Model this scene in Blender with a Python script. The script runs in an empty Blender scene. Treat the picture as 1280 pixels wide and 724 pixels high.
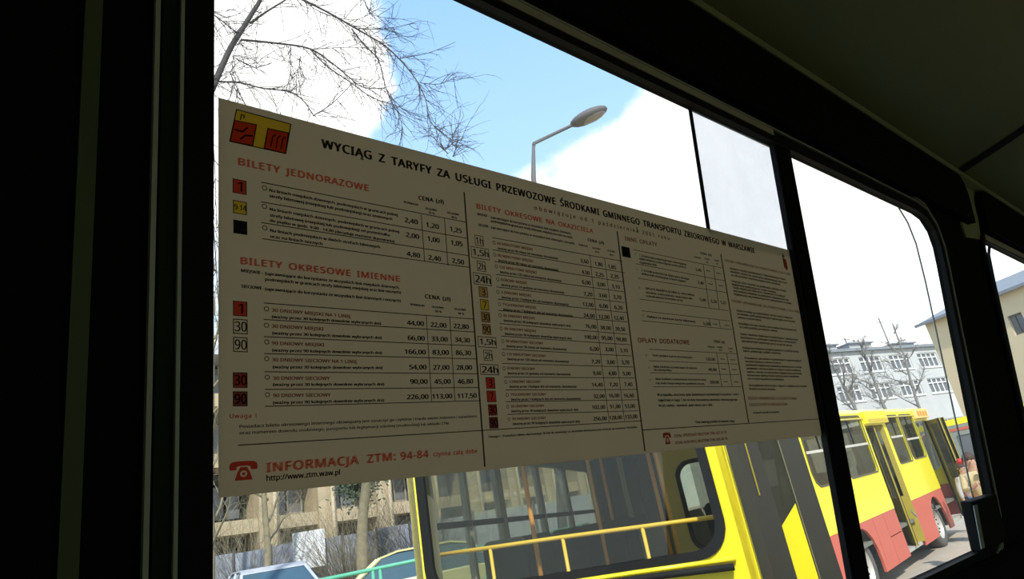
import bpy, bmesh, math, random
from mathutils import Vector, Matrix, noise
from mathutils.geometry import tessellate_polygon
random.seed(7)
CLOUDS = [((0.256, 0.674, 0.693), 0.3, 0.55), ((0.326, 0.684, 0.653), 0.13, 0.35), ((0.258, 0.827, 0.5), 0.5, 0.3), ((0.765, 0.477, 0.433), 0.3, 0.55), ((0.654, 0.575, 0.491), 0.14, 0.2), ((0.859, 0.352, 0.372), 0.34, 0.4), ((0.929, 0.267, 0.255), 0.5, 0.55), ((0.51, 0.542, 0.668), 0.34, -0.35), ((0.684, 0.399, 0.611), 0.2, -0.2), ((0.459, 0.655, 0.6), 0.2, -0.2)]
V = Vector
SC = bpy.context.scene
COL = SC.collection

# ---------------------------------------------------------------- camera, world, sun, exposure
cam_d = bpy.data.cameras.new('camera'); cam = bpy.data.objects.new('camera', cam_d); COL.objects.link(cam)
cam_d.sensor_width = 36.0; cam_d.lens = 22.5; cam_d.clip_start = 0.02; cam_d.clip_end = 600
R_ = V((0.7740028, -0.6113298, -0.1649105)); D_ = V((0.1053916, 0.3811987, -0.9184662)); F_ = V((0.6243495, 0.6935152, 0.3594780))
cam.matrix_world = Matrix(((R_.x, -D_.x, -F_.x, 0), (R_.y, -D_.y, -F_.y, 0), (R_.z, -D_.z, -F_.z, 1.9), (0, 0, 0, 1)))
SC.camera = cam
SC.view_settings.view_transform = 'Standard'; SC.view_settings.look = 'None'
SC.view_settings.gamma = 1.0; SC.view_settings.exposure = 0.5; SC.view_settings.use_curve_mapping = False
SC.cycles.use_denoising = True
SC.cycles.max_bounces = 10; SC.cycles.transparent_max_bounces = 24; SC.cycles.diffuse_bounces = 5
SC.cycles.sample_clamp_indirect = 6

wd = bpy.data.worlds.new('sky'); SC.world = wd; wd.use_nodes = True
nt = wd.node_tree; nt.nodes.clear(); N = nt.nodes.new; L = nt.links.new
out = N('ShaderNodeOutputWorld'); bg = N('ShaderNodeBackground'); L(bg.outputs[0], out.inputs[0])
tc = N('ShaderNodeTexCoord')
sep = N('ShaderNodeSeparateXYZ'); L(tc.outputs['Generated'], sep.inputs[0])
ramp = N('ShaderNodeValToRGB'); L(sep.outputs['Z'], ramp.inputs[0])
ramp.color_ramp.elements[0].position = 0.0; ramp.color_ramp.elements[0].color = (0.86, 0.97, 1.0, 1)
ramp.color_ramp.elements[1].position = 0.9; ramp.color_ramp.elements[1].color = (0.20, 0.42, 0.90, 1)
e = ramp.color_ramp.elements.new(0.42); e.color = (0.45, 0.70, .96, 1)
# clouds: banks of fractal noise; big bodies around a few directions, broken up by the noise
nz = N('ShaderNodeTexNoise'); nz.inputs['Scale'].default_value = 2.6; nz.inputs['Detail'].default_value = 7; nz.inputs['Roughness'].default_value = .55
mp = N('ShaderNodeMapping'); mp.inputs['Scale'].default_value = (1, 1, 1.6); mp.inputs['Location'].default_value = (.3, .1, 0)
L(tc.outputs['Generated'], mp.inputs[0]); L(mp.outputs[0], nz.inputs['Vector'])
def mathn(op, a, b=None, c=None):
    m = N('ShaderNodeMath'); m.operation = op
    for i, v in enumerate((a, b, c)):
        if v is None: continue
        if isinstance(v, (int, float)): m.inputs[i].default_value = v
        else: L(v, m.inputs[i])
    return m.outputs[0]
acc = mathn('SUBTRACT', mathn('MULTIPLY', nz.outputs[0], 2.0), .45)
for d, r, k in CLOUDS:
    vm = N('ShaderNodeVectorMath'); vm.operation = 'DISTANCE'; L(tc.outputs['Generated'], vm.inputs[0]); vm.inputs[1].default_value = d
    mr = N('ShaderNodeMapRange'); mr.interpolation_type = 'SMOOTHSTEP'; L(vm.outputs['Value'], mr.inputs[0])
    mr.inputs[1].default_value = r; mr.inputs[2].default_value = r * .25; mr.inputs[3].default_value = 0; mr.inputs[4].default_value = k
    acc = mathn('ADD', acc, mr.outputs[0])
cm = N('ShaderNodeMapRange'); cm.interpolation_type = 'SMOOTHSTEP'; L(acc, cm.inputs[0]); cm.inputs[1].default_value = .62; cm.inputs[2].default_value = .86
mx = N('ShaderNodeMix'); mx.data_type = 'RGBA'; L(cm.outputs[0], mx.inputs[0]); L(ramp.outputs[0], mx.inputs[6]); mx.inputs[7].default_value = (1.12, 1.12, 1.1, 1)
L(mx.outputs[2], bg.inputs[0]); bg.inputs[1].default_value = 1.0

sun_d = bpy.data.lights.new('sun', 'SUN'); sun = bpy.data.objects.new('sun', sun_d); COL.objects.link(sun)
sun_d.energy = 3.6; sun_d.angle = math.radians(1.2); sun_d.color = (1.0, .95, .86)
sun.rotation_euler = V((-.45, -.72, .80)).to_track_quat('Z', 'Y').to_euler()

# ---------------------------------------------------------------- materials
MATS = {}
def mat(name, col, rough=.6, metal=0.0, var=.12, scale=6.0, bump=0.0, spec=.5, coat=0.0):
    if name in MATS: return MATS[name]
    m = bpy.data.materials.new(name); m.use_nodes = True; t = m.node_tree; b = t.nodes['Principled BSDF']
    tc = t.nodes.new('ShaderNodeTexCoord'); n = t.nodes.new('ShaderNodeTexNoise'); n.inputs['Scale'].default_value = scale; n.inputs['Detail'].default_value = 5
    t.links.new(tc.outputs['Object'], n.inputs['Vector'])
    mx = t.nodes.new('ShaderNodeMix'); mx.data_type = 'RGBA'; t.links.new(n.outputs[0], mx.inputs[0])
    mx.inputs[6].default_value = (*[c * (1 - var) for c in col], 1); mx.inputs[7].default_value = (*[min(1, c * (1 + var)) for c in col], 1)
    t.links.new(mx.outputs[2], b.inputs['Base Color'])
    b.inputs['Roughness'].default_value = rough; b.inputs['Metallic'].default_value = metal
    b.inputs['Coat Weight'].default_value = coat; b.inputs['Specular IOR Level'].default_value = spec
    if bump:
        bp = t.nodes.new('ShaderNodeBump'); bp.inputs['Strength'].default_value = bump; t.links.new(n.outputs[0], bp.inputs['Height']); t.links.new(bp.outputs[0], b.inputs['Normal'])
    MATS[name] = m; return m
def glass(name, tint=(1, 1, 1), veil=.03, refl=.06, veilcol=(.9, .9, .85), scale=3.0):
    m = bpy.data.materials.new(name); m.use_nodes = True; t = m.node_tree; t.nodes.clear(); n = t.nodes.new; l = t.links.new
    o = n('ShaderNodeOutputMaterial'); tr = n('ShaderNodeBsdfTransparent'); tr.inputs[0].default_value = (*tint, 1)
    gl = n('ShaderNodeBsdfGlossy'); gl.inputs['Roughness'].default_value = .02
    tl = n('ShaderNodeBsdfTranslucent'); tl.inputs[0].default_value = (*veilcol, 1)  # glare veil over the view, mixed into the pane as a translucent share
    tc = n('ShaderNodeTexCoord'); nz = n('ShaderNodeTexNoise'); nz.inputs['Scale'].default_value = scale; nz.inputs['Detail'].default_value = 6
    l(tc.outputs['Object'], nz.inputs['Vector'])
    mr = n('ShaderNodeMapRange'); l(nz.outputs[0], mr.inputs[0]); mr.inputs[1].default_value = .35; mr.inputs[2].default_value = .75; mr.inputs[3].default_value = veil * .5; mr.inputs[4].default_value = veil * 1.6
    m1 = n('ShaderNodeMixShader'); l(mr.outputs[0], m1.inputs[0]); l(tr.outputs[0], m1.inputs[1]); l(tl.outputs[0], m1.inputs[2])
    m2 = n('ShaderNodeMixShader'); m2.inputs[0].default_value = refl; l(m1.outputs[0], m2.inputs[1]); l(gl.outputs[0], m2.inputs[2])
    l(m2.outputs[0], o.inputs[0]); MATS[name] = m; return m
def ink(name, col, body=.25):
    # printing ink on paper: a coloured filter with a little body of its own
    m = bpy.data.materials.new(name); m.use_nodes = True; t = m.node_tree; t.nodes.clear(); n = t.nodes.new; l = t.links.new
    o = n('ShaderNodeOutputMaterial'); tr = n('ShaderNodeBsdfTransparent'); tr.inputs[0].default_value = (*col, 1)
    df = n('ShaderNodeBsdfDiffuse'); tc = n('ShaderNodeTexCoord'); nz = n('ShaderNodeTexNoise'); nz.inputs['Scale'].default_value = 60; l(tc.outputs['Object'], nz.inputs['Vector'])
    mx = n('ShaderNodeMix'); mx.data_type = 'RGBA'; l(nz.outputs[0], mx.inputs[0]); mx.inputs[6].default_value = (*[c * .5 for c in col], 1); mx.inputs[7].default_value = (*[c * .6 for c in col], 1)
    l(mx.outputs[2], df.inputs[0]); ms = n('ShaderNodeMixShader'); ms.inputs[0].default_value = body; l(tr.outputs[0], ms.inputs[1]); l(df.outputs[0], ms.inputs[2]); l(ms.outputs[0], o.inputs[0])
    MATS[name] = m; return m

# ---------------------------------------------------------------- mesh helpers
class MB:
    def __init__(s): s.v = []; s.f = []
    def add(s, vs, fs):
        k = len(s.v); s.v += [tuple(v) for v in vs]; s.f += [tuple(i + k for i in f) for f in fs]; return s
    def box(s, p0, p1, P=None):
        (x0, y0, z0), (x1, y1, z1) = p0, p1
        c = [(x0, y0, z0), (x1, y0, z0), (x1, y1, z0), (x0, y1, z0), (x0, y0, z1), (x1, y0, z1), (x1, y1, z1), (x0, y1, z1)]
        if P: c = [P(*q) for q in c]
        return s.add(c, [(0, 3, 2, 1), (4, 5, 6, 7), (0, 1, 5, 4), (1, 2, 6, 5), (2, 3, 7, 6), (3, 0, 4, 7)])
    def tube(s, pts, r0, r1=None, n=8, caps=True):
        r1 = r0 if r1 is None else r1; pts = [V(p) for p in pts]; k = len(pts); rings = []
        for i, p in enumerate(pts):
            t = (pts[min(i + 1, k - 1)] - pts[max(i - 1, 0)]).normalized(); a = t.orthogonal().normalized() if i == 0 else (pa - t * pa.dot(t)).normalized()
            pa = a; b = t.cross(a); r = r0 + (r1 - r0) * i / max(1, k - 1)
            rings += [p + (a * math.cos(2 * math.pi * j / n) + b * math.sin(2 * math.pi * j / n)) * r for j in range(n)]
        fs = [(i * n + j, i * n + (j + 1) % n, (i + 1) * n + (j + 1) % n, (i + 1) * n + j) for i in range(k - 1) for j in range(n)]
        if caps: fs += [tuple(range(n))[::-1], tuple(range((k - 1) * n, k * n))]
        return s.add(rings, fs)
    def plate(s, outer, holes, P, t0, t1):
        """2-D outline with holes, mapped by P(u, v, w), thickness from w=t0 to w=t1"""
        loops = [outer] + list(holes); flat = [p for l in loops for p in l]; n = len(flat)
        tris = tessellate_polygon([[V((p[0], p[1], 0)) for p in l] for l in loops])
        vs = [P(p[0], p[1], t0) for p in flat] + [P(p[0], p[1], t1) for p in flat]
        fs = []
        for a, b, c in tris:
            A, B, C = flat[a], flat[b], flat[c]
            if (B[0] - A[0]) * (C[1] - A[1]) - (B[1] - A[1]) * (C[0] - A[0]) < 0: b, c = c, b
            fs += [(a, b, c), (a + n, c + n, b + n)]
        k = 0
        for l in loops:
            m = len(l)
            for i in range(m): a, b = k + i, k + (i + 1) % m; fs.append((a, a + n, b + n, b))
            k += m
        return s.add(vs, fs)
    def ball(s, c, r, nu=12, nv=8, P=None):
        c = V(c); r = V(r) if hasattr(r, '__len__') else V((r, r, r)); vs = []; 
        for i in range(nv + 1):
            th = math.pi * i / nv
            for j in range(nu):
                ph = 2 * math.pi * j / nu; q = V((math.sin(th) * math.cos(ph) * r.x, math.sin(th) * math.sin(ph) * r.y, math.cos(th) * r.z))
                if P: q = P @ q
                vs.append(c + q)
        return s.add(vs, [(i * nu + j, i * nu + (j + 1) % nu, (i + 1) * nu + (j + 1) % nu, (i + 1) * nu + j) for i in range(nv) for j in range(nu)])
    def build(s, name, m, parent=None, smooth=False, bevel=0, fixn=True):
        me = bpy.data.meshes.new(name); me.from_pydata(s.v, [], s.f); me.materials.append(m)
        if fixn:
            bm = bmesh.new(); bm.from_mesh(me); bmesh.ops.recalc_face_normals(bm, faces=bm.faces); bm.to_mesh(me); bm.free()
        if smooth: me.polygons.foreach_set('use_smooth', [True] * len(me.polygons))
        me.update(); o = bpy.data.objects.new(name, me); COL.objects.link(o); o.parent = parent
        if parent is not None: o.matrix_parent_inverse = parent.matrix_basis.inverted()
        if bevel:
            b = o.modifiers.new('bevel', 'BEVEL'); b.width = bevel; b.segments = 2; b.limit_method = 'ANGLE'
        return o
def empty(name, loc=(0, 0, 0)):
    o = bpy.data.objects.new(name, None); o.location = loc; o.empty_display_size = .1; COL.objects.link(o); return o
def tag(o, label=None, cat=None, group=None, kind=None):
    for k, v in (('label', label), ('category', cat), ('group', group), ('kind', kind)):
        if v: o[k] = v
    return o
def rrect(x0, y0, x1, y1, r, n=6, corners=(1, 1, 1, 1)):
    pts = []
    for (cx, cy, a0), on in zip(((x0 + r, y0 + r, 180), (x1 - r, y0 + r, 270), (x1 - r, y1 - r, 0), (x0 + r, y1 - r, 90)), corners):
        if on: pts += [(cx + r * math.cos(math.radians(a0 + 90 * i / n)), cy + r * math.sin(math.radians(a0 + 90 * i / n))) for i in range(n + 1)]
        else: pts.append(({180: x0, 270: x1, 0: x1, 90: x0}[a0], {180: y0, 270: y0, 0: y1, 90: y1}[a0]))
    return pts
def rect(x0, y0, x1, y1): return [(x0, y0), (x1, y0), (x1, y1), (x0, y1)]
def circ(cx, cy, r, n=24): return [(cx + r * math.cos(2 * math.pi * i / n), cy + r * math.sin(2 * math.pi * i / n)) for i in range(n)]
def world(x, y, z): return V((x, y, z))

# window wall of our bus leans inwards at the top: a runs along the bus, b up the wall, w inwards
C0 = V((0, 0, 1.9)) + V((0, math.cos(math.radians(10)), math.sin(math.radians(10)))) * .6
NW = V((0, math.cos(math.radians(10)), math.sin(math.radians(10)))); WB = V((-0.0469584, -0.1734566, 0.9837214))
def PW(a, b, w=0): return C0 + V((a, 0, 0)) + WB * b - NW * w

M = mat
rubber = M('black_rubber', (.010, .011, .010), .7, var=.3, spec=.15)
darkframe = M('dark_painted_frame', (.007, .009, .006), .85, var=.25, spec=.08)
darktrim = M('olive_trim', (.11, .125, .05), .6)
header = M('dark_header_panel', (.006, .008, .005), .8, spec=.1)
ceilm = M('dull_ceiling_panel', (.24, .25, .12), .75, var=.15, scale=2, spec=.2)
covem = M('olive_cove_trim', (.42, .44, .22), .6)
alu = M('dull_aluminium', (.42, .42, .36), .4, .6)
chan = M('brownish_channel', (.62, .55, .40), .5, .0)
floorm = M('grey_floor_covering', (.16, .16, .13), .8, bump=.1, scale=40)
yel = M('yellow_paint', (.90, .78, .02), .32, var=.05, coat=.3)
redp = M('faded_red_paint', (.56, .115, .075), .45, var=.1)
olive = M('olive_door_paint', (.34, .27, .03), .5)
orange = M('orange_post_paint', (.55, .25, .05), .4)
greyin = M('grey_interior_panel', (.24, .24, .20), .8, spec=.2)
seatm = M('dark_green_seat', (.02, .03, .022), .8, spec=.1)
tyre = M('tyre_rubber', (.10, .095, .085), .8, bump=.3, scale=30)
steel = M('wheel_steel', (.55, .53, .48), .45, .4)
concrete = M('beige_concrete', (.40, .33, .21), .85, var=.25, scale=1.5, bump=.15)
cream = M('cream_downpipe', (.62, .54, .38), .6)
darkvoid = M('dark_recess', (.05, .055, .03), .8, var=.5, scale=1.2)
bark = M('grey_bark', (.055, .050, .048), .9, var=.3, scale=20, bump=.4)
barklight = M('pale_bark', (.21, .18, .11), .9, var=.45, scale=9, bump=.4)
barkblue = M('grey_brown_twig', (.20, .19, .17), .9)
greenrail = M('green_rail_paint', (.10, .42, .27), .5)
bluefence = M('blue_grey_fence', (.28, .31, .37), .7, var=.2, scale=3)
whiteb = M('white_board', (.85, .87, .9), .6)
asphalt = M('dusty_asphalt', (.42, .36, .28), .9, var=.15, scale=3, bump=.2)
grass = M('winter_grass', (.20, .19, .09), .95, var=.4, scale=6, bump=.4)
carpaint = M('pale_green_car_paint', (.62, .60, .30), .3, coat=.5)
carpaint2 = M('silver_blue_car_paint', (.50, .55, .62), .3, coat=.5)
carglass = M('car_glass', (.05, .10, .13), .1)
stone = M('pale_grey_render', (.50, .51, .50), .85, var=.12, scale=1)
tan = M('tan_render', (.66, .54, .34), .85, var=.08, scale=1)
roofm = M('grey_roof_sheet', (.22, .24, .26), .6, var=.15)
winwhite = M('white_window_frame', (.8, .8, .78), .5)
winglass = M('dark_window_glass', (.13, .14, .15), .12)
polem = M('grey_lamp_pole', (.11, .105, .11), .7, .0)
lens = M('lamp_lens', (.22, .19, .19), .3)
skin = M('skin_tone', (.42, .25, .17), .6); hair = M('dark_hair', (.05, .03, .02), .7)
jacket = M('tan_jacket', (.50, .40, .22), .8); jeans = M('blue_jeans', (.05, .08, .16), .8)
gjacket = M('grey_jacket', (.40, .40, .38), .8); redcap = M('red_scarf', (.5, .03, .03), .7)
orsign = M('orange_sign_marks', (.85, .25, .03), .5)
G_our = glass('veiled_bus_window', (1, 1, 1), .008, .02)
G_slide = glass('hazy_sliding_pane', (.80, .82, .85), .10, .03, scale=7)
G_w2 = glass('hazy_pane', (.98, .99, .99), .025, .03, scale=4)
G_bus = glass('grey_bus_glass', (.66, .68, .62), .05, .14)
G_door = glass('dark_door_glass', (.50, .50, .42), .06, .12)
G_opp = glass('tinted_window', (.62, .64, .52), .02, .05)
INK = {'k': ink('black_ink', (.12, .10, .09)), 'r': ink('red_ink', (.96, .40, .32), .08), 'd': ink('dark_red_ink', (.62, .36, .29), .12), 'Y': ink('yellow_ink', (1.0, .80, .10), .1), 'T': ink('tan_ink', (.75, .58, .28), .1),
       'M': ink('maroon_ink', (.50, .09, .07), .12), 'P': ink('dark_purple_ink', (.32, .09, .09), .12), 'R': ink('bright_red_ink', (.80, .11, .08), .1), 'K': ink('solid_black_ink', (.03, .03, .03), .3)}

# paper: white sheet that lets some daylight through
pm = bpy.data.materials.new('poster_paper'); pm.use_nodes = True; t_ = pm.node_tree; t_.nodes.clear()
o_ = t_.nodes.new('ShaderNodeOutputMaterial'); df_ = t_.nodes.new('ShaderNodeBsdfDiffuse'); tl_ = t_.nodes.new('ShaderNodeBsdfTranslucent'); mx_ = t_.nodes.new('ShaderNodeMixShader')
tc_ = t_.nodes.new('ShaderNodeTexCoord'); nz_ = t_.nodes.new('ShaderNodeTexNoise'); nz_.inputs['Scale'].default_value = 3; t_.links.new(tc_.outputs['Object'], nz_.inputs['Vector'])
cr_ = t_.nodes.new('ShaderNodeMix'); cr_.data_type = 'RGBA'; t_.links.new(nz_.outputs[0], cr_.inputs[0]); cr_.inputs[6].default_value = (.66, .58, .43, 1); cr_.inputs[7].default_value = (.70, .62, .48, 1)
t_.links.new(cr_.outputs[2], df_.inputs[0]); t_.links.new(cr_.outputs[2], tl_.inputs[0]); mx_.inputs[0].default_value = .44
t_.links.new(df_.outputs[0], mx_.inputs[1]); t_.links.new(tl_.outputs[0], mx_.inputs[2]); t_.links.new(mx_.outputs[0], o_.inputs[0]); MATS['poster_paper'] = pm

LETTERING = [
('WYCIĄG Z TARYFY ZA USŁUGI PRZEWOZOWE ŚRODKAMI GMINNEGO TRANSPORTU ZBIOROWEGO W WARSZAWIE',0.2680,0.3179,1.1295,0.3270,0.0122,'k','title_line',0.022),
('obowiązuje od 1 października 2001 roku',0.5674,0.3062,0.8633,0.3103,0.0073,'d','date_line',0.01),
('BILETY JEDNORAZOWE',0.1824,0.2774,0.3204,0.2796,0.0090,'r','heading',0.025),
('BILETY OKRESOWE IMIENNE',0.1841,0.1782,0.3531,0.1806,0.0082,'r','heading',0.025),
('BILETY OKRESOWE NA OKAZICIELA',0.4692,0.2885,0.6795,0.2912,0.0082,'r','heading',0.02),
('INNE OPŁATY',0.7497,0.2918,0.8274,0.2938,0.0079,'d','heading',0.01),
('OPŁATY DODATKOWE',0.7483,0.1344,0.8750,0.1379,0.0087,'d','heading',0.02),
('INFORMACJA',0.2052,-0.0127,0.2946,-0.0111,0.0099,'r','heading',0.03),
('ZTM:',0.3044,-0.0107,0.3357,-0.0098,0.0096,'r','heading',0.03),
('94-84',0.3423,-0.0098,0.3754,-0.0094,0.0092,'r','heading',0.03),
('czynna całą dobę',0.3818,-0.0088,0.4398,-0.0082,0.0058,'r','heading',0.02),
('http://www.ztm.waw.pl',0.2051,-0.0203,0.2748,-0.0198,0.0059,'k','small_print_line',0),
('Uwaga !',0.1737,0.0357,0.1967,0.0358,0.0046,'r','heading',0.01),
('Posiadacz biletu okresowego imiennego obowiązany jest oznaczyć go czytelnie i trwale swoim imieniem i nazwiskiem',0.1820,0.0269,0.4431,0.0313,0.0031,'k','small_print_line',-0.01),
('oraz numerem dowodu osobistego, paszportu lub legitymacji szkolnej (studenckiej) lub wkładki ZTM',0.1820,0.0214,0.4038,0.0244,0.0030,'k','small_print_line',-0.01),
('CENA (zł)',0.3848,0.2830,0.4194,0.2846,0.0062,'k','heading',0.02),
('NORMALNY',0.3647,0.2750,0.3838,0.2750,0.0027,'k','small_print_line',0.01),
('ULGOWY',0.3934,0.2729,0.4089,0.2729,0.0028,'k','small_print_line',0.01),
('50 %',0.3970,0.2685,0.4052,0.2684,0.0028,'k','small_print_line',0.01),
('ULGOWY',0.4237,0.2735,0.4411,0.2735,0.0029,'k','small_print_line',0.01),
('48 %',0.4290,0.2687,0.4372,0.2687,0.0029,'k','small_print_line',0.01),
('CENA (zł)',0.3847,0.1650,0.4187,0.1649,0.0058,'k','heading',0.02),
('NORMALNY',0.3648,0.1552,0.3833,0.1550,0.0025,'k','small_print_line',0.01),
('ULGOWY',0.3928,0.1550,0.4090,0.1548,0.0026,'k','small_print_line',0.01),
('50 %',0.3963,0.1502,0.4053,0.1499,0.0026,'k','small_print_line',0.01),
('ULGOWY',0.4234,0.1552,0.4401,0.1550,0.0027,'k','small_print_line',0.01),
('48 %',0.4282,0.1504,0.4366,0.1501,0.0027,'k','small_print_line',0.01),
('CENA (zł)',0.6661,0.2771,0.6998,0.2774,0.0054,'k','heading',0.02),
('NORMALNY',0.6461,0.2678,0.6645,0.2678,0.0027,'k','small_print_line',0.01),
('ULGOWY',0.6739,0.2673,0.6912,0.2675,0.0027,'k','small_print_line',0.01),
('50 %',0.6784,0.2620,0.6869,0.2620,0.0027,'k','small_print_line',0.01),
('ULGOWY',0.7051,0.2681,0.7226,0.2680,0.0028,'k','small_print_line',0.01),
('48 %',0.7092,0.2621,0.7179,0.2619,0.0028,'k','small_print_line',0.01),
('CENA (zł)',0.9458,0.2986,0.9795,0.2992,0.0048,'k','heading',0.02),
('NORMALNY',0.9264,0.2895,0.9461,0.2898,0.0029,'k','small_print_line',0.01),
('ULGOWY',0.9569,0.2908,0.9712,0.2908,0.0030,'k','small_print_line',0.01),
('50 %',0.9601,0.2849,0.9672,0.2849,0.0030,'k','small_print_line',0.01),
('ULGOWY',0.9860,0.2920,1.0008,0.2920,0.0030,'k','small_print_line',0.01),
('48 %',0.9906,0.2862,0.9967,0.2861,0.0030,'k','small_print_line',0.01),
('CENA (zł)',0.9446,0.1451,0.9764,0.1449,0.0052,'k','heading',0.02),
('NORMALNY',0.9249,0.1358,0.9444,0.1357,0.0027,'k','small_print_line',0.01),
('ULGOWY',0.9516,0.1365,0.9680,0.1363,0.0027,'k','small_print_line',0.01),
('50 %',0.9562,0.1319,0.9656,0.1318,0.0027,'k','small_print_line',0.01),
('ULGOWY',0.9835,0.1359,0.9981,0.1355,0.0028,'k','small_print_line',0.01),
('48 %',0.9869,0.1306,0.9954,0.1304,0.0028,'k','small_print_line',0.01),
('Na liniach miejskich dziennych, podmiejskich w granicach jednej',0.2117,0.2563,0.3553,0.2570,0.0034,'k','small_print_line',0),
('strefy biletowej (miejskiej lub podmiejskiej) oraz zmiennych',0.2116,0.2503,0.3479,0.2509,0.0034,'k','small_print_line',0),
('Na liniach miejskich dziennych, podmiejskich w granicach jednej',0.2118,0.2365,0.3559,0.2374,0.0033,'k','small_print_line',0),
('strefy biletowej (miejskiej lub podmiejskiej) od poniedziałku',0.2117,0.2302,0.3437,0.2315,0.0033,'k','small_print_line',0),
('do piątku w godz. 9.00 - 14.00 (decyduje moment skasowania)',0.2116,0.2248,0.3493,0.2250,0.0033,'k','small_print_line',0),
('Na liniach podmiejskich w dwóch strefach biletowych',0.2119,0.2146,0.3306,0.2157,0.0033,'k','small_print_line',0),
('oraz na liniach nocnych',0.2118,0.2085,0.2649,0.2090,0.0033,'k','small_print_line',0),
('MIEJSKIE -',0.1843,0.1706,0.2045,0.1705,0.0032,'k','small_print_line',0.02),
('(uprawniające do korzystania ze wszystkich linii miejskich dziennych,',0.2064,0.1704,0.3522,0.1724,0.0033,'k','small_print_line',0),
('podmiejskich w granicach strefy biletowej miejskiej oraz linii nocnych)',0.2063,0.1646,0.3535,0.1671,0.0033,'k','small_print_line',0),
('SIECIOWE -',0.1842,0.1555,0.2054,0.1555,0.0032,'k','small_print_line',0.02),
('(uprawniające do korzystania ze wszystkich linii dziennych i nocnych)',0.2062,0.1552,0.3525,0.1576,0.0033,'k','small_print_line',0),
('2,40',0.3642,0.2519,0.3810,0.2519,0.0068,'k','price_figure',0.012),
('1,20',0.3928,0.2512,0.4099,0.2513,0.0069,'k','price_figure',0.012),
('1,25',0.4261,0.2516,0.4426,0.2515,0.0071,'k','price_figure',0.012),
('2,00',0.3646,0.2345,0.3816,0.2344,0.0067,'k','price_figure',0.012),
('1,00',0.3934,0.2344,0.4096,0.2342,0.0069,'k','price_figure',0.012),
('1,05',0.4260,0.2346,0.4422,0.2349,0.0071,'k','price_figure',0.012),
('4,80',0.3642,0.2119,0.3811,0.2120,0.0066,'k','price_figure',0.012),
('2,40',0.3928,0.2117,0.4094,0.2116,0.0068,'k','price_figure',0.012),
('2,50',0.4256,0.2124,0.4424,0.2122,0.0070,'k','price_figure',0.012),
('44,00',0.3592,0.1327,0.3803,0.1330,0.0062,'k','price_figure',0.012),
('22,00',0.3896,0.1327,0.4104,0.1331,0.0064,'k','price_figure',0.012),
('22,80',0.4207,0.1334,0.4418,0.1336,0.0066,'k','price_figure',0.012),
('66,00',0.3591,0.1160,0.3802,0.1164,0.0062,'k','price_figure',0.012),
('33,00',0.3891,0.1166,0.4107,0.1170,0.0063,'k','price_figure',0.012),
('34,30',0.4211,0.1174,0.4420,0.1176,0.0065,'k','price_figure',0.012),
('166,00',0.3544,0.1006,0.3803,0.1011,0.0061,'k','price_figure',0.012),
('83,00',0.3896,0.1014,0.4110,0.1019,0.0063,'k','price_figure',0.012),
('86,30',0.4209,0.1023,0.4421,0.1028,0.0065,'k','price_figure',0.012),
('54,00',0.3589,0.0841,0.3800,0.0846,0.0060,'k','price_figure',0.012),
('27,00',0.3891,0.0845,0.4103,0.0851,0.0062,'k','price_figure',0.012),
('28,00',0.4204,0.0852,0.4417,0.0858,0.0064,'k','price_figure',0.012),
('90,00',0.3588,0.0685,0.3803,0.0688,0.0060,'k','price_figure',0.012),
('45,00',0.3894,0.0688,0.4107,0.0693,0.0062,'k','price_figure',0.012),
('46,80',0.4204,0.0693,0.4419,0.0700,0.0063,'k','price_figure',0.012),
('226,00',0.3537,0.0520,0.3802,0.0525,0.0059,'k','price_figure',0.012),
('113,00',0.3854,0.0526,0.4114,0.0531,0.0061,'k','price_figure',0.012),
('117,50',0.4189,0.0531,0.4454,0.0536,0.0063,'k','price_figure',0.012),
('3,60',0.6458,0.2428,0.6616,0.2428,0.0067,'k','price_figure',0.01),
('1,80',0.6751,0.2424,0.6907,0.2426,0.0068,'k','price_figure',0.01),
('1,85',0.7029,0.2419,0.7195,0.2420,0.0069,'k','price_figure',0.01),
('4,50',0.6457,0.2263,0.6611,0.2263,0.0066,'k','price_figure',0.01),
('2,25',0.6739,0.2270,0.6904,0.2267,0.0068,'k','price_figure',0.01),
('2,35',0.7058,0.2278,0.7232,0.2281,0.0069,'k','price_figure',0.01),
('6,00',0.6439,0.2117,0.6609,0.2118,0.0066,'k','price_figure',0.01),
('3,00',0.6739,0.2120,0.6910,0.2124,0.0067,'k','price_figure',0.01),
('3,10',0.7055,0.2120,0.7227,0.2125,0.0068,'k','price_figure',0.01),
('7,20',0.6443,0.1947,0.6615,0.1952,0.0065,'k','price_figure',0.01),
('3,60',0.6749,0.1961,0.6920,0.1964,0.0066,'k','price_figure',0.01),
('3,70',0.7057,0.1964,0.7230,0.1968,0.0068,'k','price_figure',0.01),
('12,00',0.6402,0.1797,0.6613,0.1799,0.0064,'k','price_figure',0.01),
('6,00',0.6738,0.1803,0.6912,0.1807,0.0066,'k','price_figure',0.01),
('6,20',0.7054,0.1810,0.7227,0.1813,0.0067,'k','price_figure',0.01),
('24,00',0.6392,0.1638,0.6612,0.1643,0.0064,'k','price_figure',0.01),
('12,00',0.6694,0.1644,0.6914,0.1650,0.0065,'k','price_figure',0.01),
('12,40',0.7015,0.1650,0.7228,0.1657,0.0066,'k','price_figure',0.01),
('76,00',0.6398,0.1488,0.6616,0.1490,0.0063,'k','price_figure',0.01),
('38,00',0.6697,0.1488,0.6918,0.1492,0.0064,'k','price_figure',0.01),
('39,50',0.7013,0.1490,0.7223,0.1495,0.0066,'k','price_figure',0.01),
('190,00',0.6357,0.1333,0.6611,0.1340,0.0062,'k','price_figure',0.01),
('95,00',0.6702,0.1340,0.6921,0.1345,0.0064,'k','price_figure',0.01),
('98,80',0.7009,0.1341,0.7223,0.1343,0.0065,'k','price_figure',0.01),
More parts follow.
